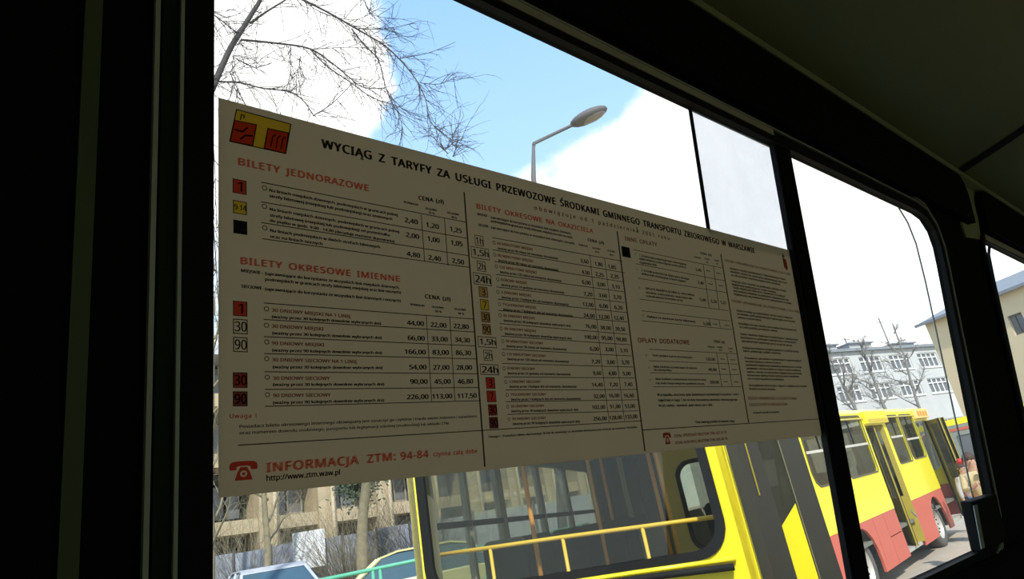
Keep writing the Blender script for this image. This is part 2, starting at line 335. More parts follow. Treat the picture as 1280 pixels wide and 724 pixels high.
('6,00',0.6440,0.1174,0.6612,0.1178,0.0062,'k','price_figure',0.01),
('3,00',0.6745,0.1181,0.6912,0.1185,0.0064,'k','price_figure',0.01),
('3,10',0.7057,0.1182,0.7220,0.1184,0.0065,'k','price_figure',0.01),
('7,20',0.6440,0.0999,0.6609,0.1005,0.0061,'k','price_figure',0.01),
('3,60',0.6746,0.1003,0.6907,0.1008,0.0063,'k','price_figure',0.01),
('3,70',0.7056,0.1009,0.7221,0.1014,0.0064,'k','price_figure',0.01),
('9,60',0.6444,0.0842,0.6601,0.0846,0.0061,'k','price_figure',0.01),
('4,80',0.6750,0.0847,0.6914,0.0850,0.0062,'k','price_figure',0.01),
('5,00',0.7051,0.0850,0.7217,0.0854,0.0064,'k','price_figure',0.01),
('14,40',0.6395,0.0685,0.6605,0.0688,0.0060,'k','price_figure',0.01),
('7,20',0.6743,0.0691,0.6911,0.0693,0.0062,'k','price_figure',0.01),
('7,40',0.7055,0.0697,0.7224,0.0699,0.0063,'k','price_figure',0.01),
('32,00',0.6398,0.0531,0.6613,0.0534,0.0060,'k','price_figure',0.01),
('16,00',0.6707,0.0539,0.6916,0.0543,0.0061,'k','price_figure',0.01),
('16,60',0.7013,0.0540,0.7231,0.0543,0.0062,'k','price_figure',0.01),
('102,00',0.6347,0.0385,0.6599,0.0388,0.0059,'k','price_figure',0.01),
('51,00',0.6699,0.0391,0.6911,0.0393,0.0060,'k','price_figure',0.01),
('53,00',0.7008,0.0392,0.7219,0.0395,0.0062,'k','price_figure',0.01),
('256,00',0.6344,0.0235,0.6603,0.0236,0.0058,'k','price_figure',0.01),
('128,00',0.6660,0.0240,0.6917,0.0244,0.0060,'k','price_figure',0.01),
('133,00',0.6984,0.0246,0.7241,0.0250,0.0061,'k','price_figure',0.01),
('2,40',0.9250,0.2662,0.9406,0.2662,0.0061,'k','price_figure',0.01),
('2,40',0.9253,0.2435,0.9417,0.2437,0.0060,'k','price_figure',0.01),
('5,00',0.9229,0.2140,0.9408,0.2141,0.0059,'k','price_figure',0.01),
('5,20',0.9553,0.2143,0.9720,0.2145,0.0060,'k','price_figure',0.01),
('5,25',0.9850,0.2153,1.0007,0.2154,0.0061,'k','price_figure',0.01),
('5,00',0.9227,0.1732,0.9415,0.1735,0.0058,'k','price_figure',0.01),
('120,00',0.9140,0.1140,0.9396,0.1141,0.0055,'k','price_figure',0.01),
('48,00',0.9168,0.0970,0.9396,0.0972,0.0055,'k','price_figure',0.01),
('260,00',0.9153,0.0764,0.9405,0.0767,0.0054,'k','price_figure',0.01),
('30 DNIOWY MIEJSKI NA 1 LINIĘ',0.2121,0.1349,0.2927,0.1351,0.0037,'d','ticket_name',0),
('30 DNIOWY MIEJSKI',0.2119,0.1194,0.2629,0.1200,0.0037,'d','ticket_name',0),
('90 DNIOWY MIEJSKI',0.2116,0.1031,0.2632,0.1041,0.0036,'d','ticket_name',0),
('30 DNIOWY SIECIOWY NA 1 LINIĘ',0.2116,0.0875,0.2976,0.0885,0.0036,'d','ticket_name',0),
('30 DNIOWY SIECIOWY',0.2123,0.0702,0.2678,0.0710,0.0036,'d','ticket_name',0),
('90 DNIOWY SIECIOWY',0.2121,0.0542,0.2681,0.0548,0.0035,'d','ticket_name',0),
('(ważny przez 30 kolejnych dowolnie wybranych dni)',0.2122,0.1288,0.3271,0.1305,0.0031,'k','small_print_line',0),
('(ważny przez 30 kolejnych dowolnie wybranych dni)',0.2123,0.1130,0.3272,0.1152,0.0031,'k','small_print_line',0),
('(ważny przez 90 kolejnych dowolnie wybranych dni)',0.2120,0.0967,0.3265,0.0992,0.0030,'k','small_print_line',0),
('(ważny przez 30 kolejnych dowolnie wybranych dni)',0.2122,0.0809,0.3263,0.0834,0.0030,'k','small_print_line',0),
('(ważny przez 30 kolejnych dowolnie wybranych dni)',0.2122,0.0645,0.3271,0.0663,0.0030,'k','small_print_line',0),
('(ważny przez 90 kolejnych dowolnie wybranych dni)',0.2119,0.0478,0.3262,0.0499,0.0029,'k','small_print_line',0),
('60 MINUTOWY MIEJSKI',0.4969,0.2460,0.5564,0.2466,0.0039,'d','ticket_name',0),
('(ważny przez 60 minut od momentu skasowania)',0.4973,0.2396,0.6011,0.2406,0.0035,'k','small_print_line',0),
('90 MINUTOWY MIEJSKI',0.4960,0.2300,0.5552,0.2302,0.0038,'d','ticket_name',0),
('(ważny przez 90 minut od momentu skasowania)',0.4964,0.2236,0.5997,0.2240,0.0035,'k','small_print_line',0),
('120 MINUTOWY MIEJSKI',0.4969,0.2150,0.5593,0.2153,0.0038,'d','ticket_name',0),
('(ważny przez 120 minut od momentu skasowania)',0.4973,0.2087,0.6030,0.2092,0.0035,'k','small_print_line',0),
('DOBOWY MIEJSKI',0.4973,0.1984,0.5403,0.1989,0.0038,'d','ticket_name',0),
('(ważny przez 24 godziny od momentu skasowania)',0.4977,0.1922,0.6059,0.1933,0.0034,'k','small_print_line',0),
('3 DNIOWY MIEJSKI',0.4959,0.1823,0.5451,0.1828,0.0037,'d','ticket_name',0),
('(ważny przez 3 kolejne dni od momentu skasowania)',0.4964,0.1761,0.6117,0.1772,0.0034,'k','small_print_line',0),
('TYGODNIOWY MIEJSKI',0.4965,0.1669,0.5519,0.1675,0.0037,'d','ticket_name',0),
('(ważny przez 7 kolejnych dni od momentu skasowania)',0.4969,0.1608,0.6172,0.1621,0.0034,'k','small_print_line',0),
('30 DNIOWY MIEJSKI',0.4958,0.1528,0.5479,0.1534,0.0036,'d','ticket_name',0),
('(ważny przez 30 kolejnych dowolnie wybranych dni)',0.4963,0.1468,0.6110,0.1480,0.0033,'k','small_print_line',0),
('90 DNIOWY MIEJSKI',0.4958,0.1363,0.5477,0.1366,0.0036,'d','ticket_name',0),
('(ważny przez 90 kolejnych dowolnie wybranych dni)',0.4962,0.1303,0.6106,0.1307,0.0033,'k','small_print_line',0),
('90 MINUTOWY SIECIOWY',0.4965,0.1209,0.5580,0.1212,0.0036,'d','ticket_name',0),
('(ważny przez 90 minut od momentu skasowania)',0.4970,0.1150,0.5986,0.1155,0.0033,'k','small_print_line',0),
('120 MINUTOWY SIECIOWY',0.4960,0.1050,0.5605,0.1051,0.0035,'d','ticket_name',0),
('(ważny przez 120 minut od momentu skasowania)',0.4965,0.0991,0.6002,0.0994,0.0032,'k','small_print_line',0),
('DOBOWY SIECIOWY',0.4945,0.0876,0.5396,0.0880,0.0035,'d','ticket_name',0),
('(ważny przez 24 godziny od momentu skasowania)',0.4949,0.0818,0.6007,0.0827,0.0032,'k','small_print_line',0),
('3 DNIOWY SIECIOWY',0.4956,0.0713,0.5469,0.0720,0.0035,'d','ticket_name',0),
('(ważny przez 3 kolejne dni od momentu skasowania)',0.4960,0.0656,0.6092,0.0668,0.0032,'k','small_print_line',0),
('TYGODNIOWY SIECIOWY',0.4960,0.0559,0.5535,0.0564,0.0034,'d','ticket_name',0),
('(ważny przez 7 kolejnych dni od momentu skasowania)',0.4964,0.0502,0.6144,0.0510,0.0031,'k','small_print_line',0),
('30 DNIOWY SIECIOWY',0.4948,0.0419,0.5489,0.0422,0.0034,'d','ticket_name',0),
('(ważny przez 30 kolejnych dowolnie wybranych dni)',0.4952,0.0363,0.6077,0.0367,0.0031,'k','small_print_line',0),
('90 DNIOWY SIECIOWY',0.4954,0.0270,0.5495,0.0271,0.0034,'d','ticket_name',0),
('(ważny przez 90 kolejnych dowolnie wybranych dni)',0.4959,0.0214,0.6082,0.0216,0.0031,'k','small_print_line',0),
('MIEJSKIE -',0.4695,0.2799,0.4869,0.2804,0.0034,'k','small_print_line',0.01),
('(uprawniające do korzystania ze wszystkich linii miejskich dziennych,',0.4906,0.2796,0.6330,0.2817,0.0035,'k','small_print_line',0),
('podmiejskich w granicach strefy biletowej miejskiej oraz linii nocnych)',0.4901,0.2745,0.6347,0.2761,0.0035,'k','small_print_line',0),
('SIECIOWE -',0.4693,0.2657,0.4869,0.2662,0.0034,'k','small_print_line',0.01),
('(uprawniające do korzystania ze wszystkich linii dziennych i nocnych)',0.4892,0.2660,0.6371,0.2676,0.0034,'k','small_print_line',0),
('Uwaga ! - Posiadacz biletu okresowego 30 lub 90 dniowego na okaziciela obowiązany jest oznaczyć go numerem TYGODNIA',0.4580,0.0078,0.7206,0.0113,0.0027,'k','small_print_line',0),
('1. Za każdą sztukę przewożonego bagażu niewymagającego',0.7792,0.2707,0.8997,0.2723,0.0037,'k','small_print_line',0),
('opieki konduktora, przekraczającego wymiary podane w',0.7781,0.2652,0.8983,0.2669,0.0037,'k','small_print_line',0),
('regulaminie MZK',0.7778,0.2595,0.8188,0.2601,0.0037,'k','small_print_line',0),
('2. Za każde przewożone bez opieki zwierzę lub bagaż',0.7791,0.2471,0.9014,0.2474,0.0037,'k','small_print_line',0),
('według taryfy obowiązującej na liniach miejskich',0.7779,0.2416,0.8904,0.2419,0.0036,'k','small_print_line',0),
('OPŁATA MANIPULACYJNA za zwrot biletu',0.7826,0.2186,0.9085,0.2208,0.0036,'k','small_print_line',0),
('okresowego, za każdą rozpoczętą i niewykorzystaną dobę',0.7827,0.2125,0.9017,0.2142,0.0036,'k','small_print_line',0),
('w okresie ważności do momentu zwrotu',0.7820,0.2067,0.8742,0.2083,0.0036,'k','small_print_line',0),
('Opłata za wydanie karty biletowej',0.7770,0.1743,0.8996,0.1755,0.0035,'k','small_print_line',0),
('Taryfa specjalna w porze od wczesnej jutra',0.7770,0.1152,0.8768,0.1156,0.0034,'k','small_print_line',0),
('Opłata dodatkowa za przewóz bagażu lub zwierzęcia',0.7763,0.0982,0.8852,0.0989,0.0034,'k','small_print_line',0),
('bez ważnego biletu',0.7766,0.0934,0.8184,0.0936,0.0034,'k','small_print_line',0),
('Opłata dodatkowa za spowodowanie zatrzymania lub zmiany',0.7768,0.0799,0.9058,0.0808,0.0033,'k','small_print_line',0),
('trasy środka transportowego bez uzasadnionej przyczyny',0.7760,0.0736,0.8993,0.0744,0.0033,'k','small_print_line',0),
('W przypadku uiszczenia opłat dodatkowych wymienionych w punkcie 1 oraz 2',0.7759,0.0562,0.9946,0.0576,0.0039,'k','small_print_line',0),
('najpóźniej w ciągu 7 dni od daty wystawienia wezwania zobowiązującego',0.7764,0.0484,0.9866,0.0488,0.0038,'k','small_print_line',0),
('do jej zapłaty - wysokość opłat obniża się o 30%',0.7758,0.0406,0.9120,0.0403,0.0038,'k','small_print_line',0),
('Ceny zawierają podatek od towarów i usług',0.8606,0.0145,0.9678,0.0137,0.0040,'k','small_print_line',0),
('DZIAŁ SPRZEDAŻY BILETÓW ZTM, 827 07 37',0.8028,-0.0046,0.9410,-0.0038,0.0044,'d','ticket_name',0),
('DZIAŁ KONTROLI BILETÓW ZTM, 826 46 18',0.8027,-0.0147,0.9392,-0.0138,0.0043,'d','ticket_name',0),
('OSOBY UPRAWNIONE DO KORZYSTANIA Z ULG 50%',1.0194,0.2955,1.2545,0.2984,0.0056,'d','ticket_name',0),
('OSOBY UPRAWNIONE DO KORZYSTANIA Z ULG 48%',1.0203,0.2215,1.2618,0.2218,0.0054,'d','ticket_name',0),
('OSOBY UPRAWNIONE DO KORZYSTANIA',1.0210,0.0504,1.1894,0.0498,0.0057,'d','ticket_name',0),
('Z BEZPŁATNYCH PRZEJAZDÓW',1.0208,0.0393,1.1497,0.0394,0.0057,'d','ticket_name',0),
('Studenci uczelni państwowych i niepaństwowych dzieci',1.0318,0.2828,1.2305,0.2856,0.0042,'k','small_print_line',0),
('młodzież szkolna do ukończenia dwudziestego roku życia',1.0318,0.2769,1.2336,0.2786,0.0042,'k','small_print_line',0),
('za okazaniem ważnej legitymacji szkolnej',1.0326,0.2708,1.2044,0.2725,0.0041,'k','small_print_line',0),
('Emeryci oraz renciści na podstawie odcinka renty i',1.0318,0.2592,1.2252,0.2612,0.0041,'k','small_print_line',0),
('legitymacji wydanej przez organ rentowy',1.0311,0.2532,1.1830,0.2545,0.0041,'k','small_print_line',0),
('osoby niepełnosprawne wraz z opiekunem w środkach',1.0319,0.2475,1.2157,0.2494,0.0041,'k','small_print_line',0),
('komunikacji miejskiej na podstawie zaświadczenia lub',1.0325,0.2414,1.2269,0.2433,0.0041,'k','small_print_line',0),
('legitymacji wystawionej przez uprawnione organy',1.0325,0.2354,1.2365,0.2374,0.0041,'k','small_print_line',0),
('Dzieci w wieku przedszkolnym do lat sześciu włącznie',1.0320,0.2053,1.2296,0.2072,0.0040,'k','small_print_line',0),
('uczniowie szkół podstawowych gimnazjów oraz liceów',1.0311,0.1994,1.2379,0.2005,0.0040,'k','small_print_line',0),
('zawodowych na podstawie legitymacji',1.0312,0.1931,1.1097,0.1939,0.0040,'k','small_print_line',0),
('Inwalidzi wzroku słuchu oraz osoby towarzyszące im',1.0307,0.1819,1.2357,0.1834,0.0040,'k','small_print_line',0),
('w czasie podróży po mieście i okolicy',1.0317,0.1760,1.1622,0.1770,0.0039,'k','small_print_line',0),
('Dzieci młodzież dotknięta inwalidztwem i opiekunowie',1.0315,0.1634,1.2355,0.1642,0.0039,'k','small_print_line',0),
('kombatanci na podstawie zaświadczenia o przyznanych',1.0303,0.1570,1.2264,0.1585,0.0039,'k','small_print_line',0),
('uprawnieniach wydanego przez urząd do spraw',1.0313,0.1509,1.2083,0.1517,0.0039,'k','small_print_line',0),
('Osoby bezrobotne zarejestrowane w urzędzie pracy',1.0304,0.1387,1.2302,0.1409,0.0039,'k','small_print_line',0),
('które pobierają zasiłek rodzinny',1.0315,0.1332,1.1591,0.1344,0.0039,'k','small_print_line',0),
('Pracownicy zatrudnieni w jednostkach organizacyjnych',1.0318,0.1208,1.2342,0.1229,0.0038,'k','small_print_line',0),
('komunikacji miejskiej oraz członkowie ich rodzin na',1.0321,0.1150,1.1526,0.1159,0.0038,'k','small_print_line',0),
('podstawie legitymacji służbowej wydanej przez zarząd',1.0325,0.1088,1.2295,0.1104,0.0038,'k','small_print_line',0),
('posłowie i senatorowie w czasie trwania kadencji',1.0330,0.1029,1.2233,0.1040,0.0038,'k','small_print_line',0),
('sejmu i senatu za okazaniem legitymacji poselskiej',1.0316,0.0967,1.2248,0.0979,0.0038,'k','small_print_line',0),
('honorowi dawcy krwi odznaczeni medalem',1.0310,0.0907,1.2132,0.0920,0.0038,'k','small_print_line',0),
('oraz w innych wypadkach przewidzianych',1.0304,0.0848,1.1532,0.0853,0.0038,'k','small_print_line',0),
('Szczegółowe informacje o ulgach znajdują się w taryfie',1.0302,0.0733,1.2365,0.0738,0.0037,'k','small_print_line',0),
('dostępnej w punktach sprzedaży',1.0296,0.0673,1.1168,0.0671,0.0037,'k','small_print_line',0),
('w kasach zarządu transportu',1.0295,0.0265,1.1151,0.0266,0.0036,'k','small_print_line',0),
]
RULES = [
(0.4897,0.2538,0.7366,0.2569,0.00105),
(0.4889,0.2378,0.7385,0.2392,0.00104),
(0.4897,0.2228,0.7339,0.2245,0.00103),
(0.4902,0.2060,0.7309,0.2092,0.00102),
(0.4888,0.1899,0.7290,0.1928,0.00101),
(0.4894,0.1743,0.7314,0.1778,0.00100),
(0.4888,0.1602,0.7300,0.1635,0.00099),
(0.4888,0.1437,0.7276,0.1453,0.00098),
(0.4895,0.1282,0.7295,0.1299,0.00097),
(0.4890,0.1122,0.7294,0.1135,0.00096),
(0.4875,0.0947,0.7294,0.0975,0.00095),
(0.4886,0.0784,0.7292,0.0817,0.00094),
(0.4890,0.0629,0.7317,0.0653,0.00093),
(0.4879,0.0489,0.7301,0.0506,0.00092),
(0.4885,0.0339,0.7283,0.0351,0.00092),
(0.2038,0.2643,0.4512,0.2671,0.00102),
(0.2036,0.2438,0.4501,0.2465,0.00101),
(0.2033,0.2225,0.4507,0.2244,0.00100),
(0.2042,0.2062,0.4505,0.2098,0.00099),
(0.2047,0.1427,0.4501,0.1463,0.00095),
(0.2045,0.1268,0.4497,0.1307,0.00094),
(0.2043,0.1104,0.4499,0.1141,0.00093),
(0.2046,0.0945,0.4511,0.0987,0.00092),
(0.2044,0.0775,0.4505,0.0813,0.00091),
(0.2046,0.0612,0.4498,0.0654,0.00090),
(0.2044,0.0458,0.4499,0.0502,0.00089),
(0.3866,0.2649,0.3871,0.2088,0.00098),
(0.4190,0.2659,0.4191,0.2077,0.00103),
(0.3845,0.1453,0.3841,0.0498,0.00094),
(0.4162,0.1455,0.4147,0.0503,0.00099),
(0.4514,0.3066,0.4490,-0.0239,0.00224),
(0.7336,0.3036,0.7311,-0.0210,0.00288),
(1.0103,0.3080,1.0102,0.0115,0.00331),
(0.1806,0.0121,0.7303,0.0210,0.00102),
(0.7308,0.0081,1.2686,0.0127,0.00128),
(0.7659,0.2795,1.0109,0.2817,0.00099),
(0.7676,0.2574,1.0101,0.2585,0.00098),
(0.7670,0.2344,1.0100,0.2372,0.00097),
(0.7653,0.2016,1.0032,0.2042,0.00095),
(0.7659,0.1836,1.0041,0.1859,0.00094),
(0.7645,0.1681,1.0048,0.1711,0.00093),
(0.7713,0.1254,1.0077,0.1288,0.00091),
(0.7676,0.1081,1.0056,0.1107,0.00090),
(0.7658,0.0902,1.0051,0.0926,0.00089),
(0.7688,0.0696,1.0089,0.0722,0.00088),
(0.6667,0.2555,0.6653,0.2200,0.00117),
(0.6653,0.2200,0.6638,0.1050,0.00115),
(0.6638,0.1050,0.6646,0.0206,0.00113),
(0.6974,0.2563,0.6959,0.0218,0.00120),
(0.9495,0.2807,0.9469,0.2048,0.00169),
(0.9805,0.2815,0.9765,0.2047,0.00175),
(0.9424,0.1839,0.9426,0.1717,0.00165),
(0.9709,0.1847,0.9708,0.1716,0.00171),
(0.9479,0.1275,0.9474,0.0715,0.00164),
(0.9775,0.1275,0.9782,0.0718,0.00170),
(0.9551,0.2706,0.9682,0.2707,0.00133),
(0.9863,0.2700,0.9997,0.2702,0.00135),
(0.9548,0.2474,0.9690,0.2473,0.00131),
(0.9861,0.2478,1.0008,0.2478,0.00133),
(0.9498,0.1768,0.9640,0.1770,0.00126),
(0.9857,0.1772,1.0004,0.1774,0.00128),
(0.9553,0.1179,0.9688,0.1179,0.00122),
(0.9855,0.1177,1.0015,0.1177,0.00124),
(0.9545,0.1008,0.9686,0.1008,0.00121),
(0.9855,0.1009,0.9995,0.1010,0.00123),
(0.9549,0.0799,0.9674,0.0801,0.00120),
(0.9859,0.0800,1.0002,0.0802,0.00122),
]
BULLETS = [
(0.4920,0.2476,0.00256),
(0.4911,0.2316,0.00253),
(0.4920,0.2165,0.00251),
(0.4924,0.1998,0.00249),
(0.4910,0.1837,0.00246),
(0.4916,0.1682,0.00244),
(0.4910,0.1541,0.00242),
(0.4910,0.1376,0.00239),
(0.4917,0.1221,0.00237),
(0.4912,0.1062,0.00235),
(0.4897,0.0887,0.00232),
(0.4907,0.0724,0.00230),
(0.4911,0.0569,0.00228),
(0.4900,0.0429,0.00225),
(0.4906,0.0279,0.00223),
(0.2069,0.2588,0.00268),
(0.2066,0.2397,0.00264),
(0.2067,0.2176,0.00260),
(0.2071,0.1372,0.00247),
(0.2069,0.1214,0.00244),
(0.2070,0.1055,0.00241),
(0.2067,0.0897,0.00239),
(0.2069,0.0726,0.00236),
(0.2070,0.0564,0.00233),
(0.7693,0.2731,0.00171),
(0.7692,0.2487,0.00169),
(0.7678,0.2199,0.00166),
(0.7682,0.1771,0.00162),
(0.7629,0.1164,0.00156),
(0.7655,0.0981,0.00155),
(0.7642,0.0793,0.00153),
]
ICONS = [
('1',0.1833,0.2551,0.0065,0.0073,'R'),
('9-14',0.1835,0.2339,0.0064,0.0066,'Y'),
('',0.1837,0.2142,0.0064,0.0067,'K'),
('1',0.1831,0.1353,0.0064,0.0071,'R'),
('30',0.1832,0.1185,0.0065,0.0070,'N'),
('90',0.1831,0.1018,0.0064,0.0069,'N'),
('30',0.1828,0.0694,0.0064,0.0070,'M'),
('90',0.1827,0.0527,0.0064,0.0067,'P'),
('1h',0.4686,0.2464,0.0067,0.0068,'N'),
('1,5h',0.4686,0.2301,0.0139,0.0074,'N'),
('2h',0.4685,0.2135,0.0066,0.0066,'N'),
('24h',0.4684,0.1971,0.0136,0.0074,'N'),
('3',0.4683,0.1811,0.0068,0.0067,'T'),
('7',0.4683,0.1653,0.0065,0.0067,'Y'),
('30',0.4683,0.1502,0.0068,0.0065,'T'),
('90',0.4683,0.1351,0.0065,0.0064,'T'),
('1,5h',0.4677,0.1195,0.0139,0.0066,'N'),
('2h',0.4671,0.1036,0.0067,0.0064,'N'),
('24h',0.4675,0.0867,0.0139,0.0064,'N'),
('3',0.4672,0.0708,0.0068,0.0068,'R'),
('7',0.4670,0.0552,0.0069,0.0068,'R'),
('30',0.4671,0.0395,0.0066,0.0066,'M'),
('90',0.4670,0.0247,0.0066,0.0066,'P'),
('',0.7481,0.2730,0.0096,0.0083,'K'),
]
LOGO = {'outer': [(0.1807, 0.3352), (0.2348, 0.3351), (0.2286, 0.3007), (0.1743, 0.2996)], 'left': [(0.1787, 0.3229), (0.1997, 0.3243), (0.1958, 0.3007), (0.1743, 0.2996)], 'right': [(0.2111, 0.3235), (0.2321, 0.3245), (0.2286, 0.3007), (0.2071, 0.301)]}
TREE_NEAR = [([(2.444, 9.18, 9.653), (2.541, 9.154, 9.99), (2.709, 9.106, 10.542), (2.882, 9.052, 10.978), (3.059, 8.994, 11.423), (3.194, 8.947, 11.767), (3.409, 8.867, 12.606), (3.603, 8.79, 13.706)], 0.055, 0.03), ([(3.024, 9.006, 11.183), (3.311, 8.904, 11.521), (3.606, 8.789, 11.833), (3.994, 8.62, 12.28)], 0.022, 0.01), ([(2.875, 9.054, 10.776), (3.432, 8.859, 10.782), (3.951, 8.64, 10.704), (4.283, 8.48, 10.385), (4.538, 8.346, 10.056), (4.727, 8.24, 9.828), (5.059, 8.041, 9.777)], 0.02, 0.006), ([(3.951, 8.64, 10.704), (4.207, 8.517, 10.307), (4.532, 8.349, 9.961), (4.845, 8.172, 9.598), (5.131, 7.995, 9.423), (5.345, 7.854, 9.257)], 0.013, 0.005), ([(3.461, 8.847, 12.089), (3.895, 8.665, 11.867), (4.346, 8.448, 11.54), (4.748, 8.229, 11.163), (5.102, 8.014, 10.801), (5.34, 7.857, 10.405), (5.536, 7.721, 9.926), (5.637, 7.647, 9.458), (5.655, 7.633, 8.965), (5.852, 7.484, 8.62)], 0.022, 0.005), ([(4.645, 8.287, 11.191), (4.797, 8.2, 10.842), (5.008, 8.073, 10.439), (5.067, 8.036, 9.875), (5.131, 7.995, 9.476), (5.233, 7.929, 9.132), (5.239, 7.925, 8.789)], 0.014, 0.005), ([(2.402, 9.191, 9.746), (2.473, 9.173, 9.792), (2.865, 9.058, 9.828), (3.201, 8.945, 9.753), (3.601, 8.791, 9.718), (3.799, 8.707, 9.538), (3.933, 8.647, 9.237)], 0.017, 0.007), ([(3.932, 8.648, 9.213), (4.233, 8.505, 9.475), (4.526, 8.353, 9.859)], 0.01, 0.005), ([(2.395, 9.193, 11.359), (2.439, 9.182, 11.286), (2.643, 9.125, 11.088), (2.815, 9.073, 10.923)], 0.008, 0.01), ([(4.749, 8.228, 11.188), (5.167, 7.972, 11.163), (5.633, 7.65, 11.241)], 0.007, 0.004), ([(5.343, 7.855, 10.435), (5.782, 7.538, 10.497), (6.189, 7.207, 10.661)], 0.008, 0.004), ([(5.59, 7.681, 9.833), (5.874, 7.466, 9.754), (6.125, 7.262, 9.879)], 0.008, 0.004), ([(3.95, 8.64, 10.681), (4.433, 8.402, 10.745), (4.86, 8.163, 10.734)], 0.008, 0.004), ([(2.706, 9.107, 10.019), (2.804, 9.077, 9.711), (2.802, 9.077, 9.527)], 0.008, 0.005), ([(2.875, 9.054, 10.776), (2.736, 9.098, 10.214), (2.85, 9.062, 9.583)], 0.006, 0.004), ([(2.425, 9.185, 10.07), (2.404, 9.191, 9.319), (2.476, 9.172, 8.236), (2.51, 9.162, 6.945)], 0.012, 0.004), ([(2.411, 9.189, 7.786), (2.479, 9.171, 6.807), (2.532, 9.156, 5.762)], 0.012, 0.005), ([(2.417, 9.187, 6.404), (2.521, 9.159, 6.249)], 0.01, 0.005), ([(2.737, 9.097, 10.389), (3.1, 8.98, 10.183), (3.304, 8.907, 10.512)], 0.006, 0.003), ([(3.662, 8.766, 10.733), (3.635, 8.777, 10.33), (3.648, 8.772, 10.011)], 0.006, 0.003), ([(3.804, 8.705, 10.525), (3.74, 8.733, 10.159), (3.66, 8.766, 10.012)], 0.006, 0.003), ([(5.001, 8.077, 10.45), (4.995, 8.081, 10.715), (5.272, 7.903, 11.075)], 0.006, 0.003), ([(3.911, 8.658, 11.869), (4.159, 8.541, 11.591), (4.664, 8.276, 11.405), (4.995, 8.081, 11.572)], 0.008, 0.004), ([(4.89, 8.145, 11.899), (4.992, 8.082, 11.532), (5.36, 7.844, 11.38)], 0.008, 0.004), ([(5.837, 7.496, 8.255), (5.725, 7.581, 8.477), (5.661, 7.629, 8.742)], 0.008, 0.004), ([(5.895, 7.45, 8.177), (5.956, 7.401, 8.345), (6.018, 7.351, 8.617)], 0.008, 0.004), ([(5.8, 7.524, 8.329), (5.925, 7.426, 8.469), (5.931, 7.421, 8.636)], 0.007, 0.004)]
# ================================================================ OUR BUS: shell
A0, A1 = -2.2, 7.6
open1 = [(.156, -.325), (2.02, -.325), (2.090, -.30), (2.118, -.25), (2.165, .25), (2.188, .44), (2.192, .50), (2.174, .548), (2.130, .578), (2.07, .586), (.156, .586)]
open2 = [(2.60, -.30), (2.64, -.325), (4.55, -.325), (4.62, -.27), (4.66, .50), (4.60, .586), (2.72, .600), (2.683, .590), (2.675, .56)]
open3 = [(p[0] + 2.45, p[1]) for p in open2]
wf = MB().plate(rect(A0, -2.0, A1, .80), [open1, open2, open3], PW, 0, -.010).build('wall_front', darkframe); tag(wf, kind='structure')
band = MB().box((A0, .790, -.02), (A1, .806, .034), PW).build('trim_1', covem); tag(band, kind='structure')
# ceiling: cove curving in from the band, transverse seams
prof = [PW(0, .80, -.05), PW(0, .80, .0), V((0, .40, 2.800)), V((0, .28, 2.822)), V((0, .10, 2.86)), V((0, -.4, 2.92)), V((0, -.9, 2.93)), V((0, -1.4, 2.88)), V((0, -1.7, 2.80)), V((0, -1.78, 2.72))]
mb = MB(); nP = len(prof)
pr2 = [(p.y, p.z) for p in prof]
def cring(x, dz): return [(x, y + (0 if dz == 0 else (.03 if y > 0 else -.03)), z + dz) for y, z in pr2]
for x0, x1 in ((A0, .02), (.04, 2.46), (2.49, 4.92), (4.95, A1)):
    vs = cring(x0, 0) + cring(x1, 0) + cring(x0, .04) + cring(x1, .04); k = nP
    fs = [(i, i + 1, k + i + 1, k + i) for i in range(k - 1)] + [(2 * k + i, 3 * k + i, 3 * k + i + 1, 2 * k + i + 1) for i in range(k - 1)] + [(i, 2 * k + i, 2 * k + i + 1, i + 1) for i in range(k - 1)] + [(k + i, k + i + 1, 3 * k + i + 1, 3 * k + i) for i in range(k - 1)]
    mb.add(vs, fs)
cl = mb.build('ceiling', ceilm); tag(cl, kind='structure')
mb = MB()
for x0, x1 in ((.01, .05), (2.45, 2.50), (4.91, 4.96)):
    vs = [(x, y, z - .004) for x in (x0, x1) for y, z in pr2] + [(x, y, z + .05) for x in (x0, x1) for y, z in pr2]; k = nP
    mb.add(vs, [(i, i + 1, k + i + 1, k + i) for i in range(k - 1)] + [(2 * k + i, 3 * k + i, 3 * k + i + 1, 2 * k + i + 1) for i in range(k - 1)])
sm = mb.build('ceiling_seam', rubber, cl); 
fl = MB().box((A0 - .1, -1.95, .82), (A1 + .1, .86, .88)).build('floor', floorm); tag(fl, kind='structure')
# wall behind the viewer, with its own windows
def PB(x, z, w=0): return V((x, -1.80 - w * 1.0, z))
holes = [rrect(x, 1.72, x + 1.15, 2.50, .08) for x in (-1.6, .1, 1.8, 3.5, 5.2)]
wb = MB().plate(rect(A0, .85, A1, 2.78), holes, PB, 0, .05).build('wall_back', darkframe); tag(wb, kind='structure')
for i, h in enumerate(holes):
    w = MB().plate(h, [], PB, .02, .026).build('window_%d' % (i + 4), G_opp); tag(w, kind='structure')
    MB().plate([((p[0] - h[0][0] - .5) * 1.0 + h[0][0] + .5, p[1]) for p in h], [[(h[0][0] + .575 + (p[0] - h[0][0] - .575) * .95, 2.11 + (p[1] - 2.11) * .94) for p in h]], PB, -.012, 0).build('window_frame', rubber, w)
for nm, x in (('wall_left', A0 - .05), ('wall_right', A1)):
    pts = [(.86, .86)] + [(p[0], p[1]) for p in ((.70, 1.6), (.45, 2.80))] + [(y, z + .02) for y, z in pr2[2:]] + [(-1.86, .86)]
    o = MB().plate(pts, [], lambda u, v, w, x=x: V((x + w, u, v)), 0, .05).build(nm, darkframe); tag(o, kind='structure')

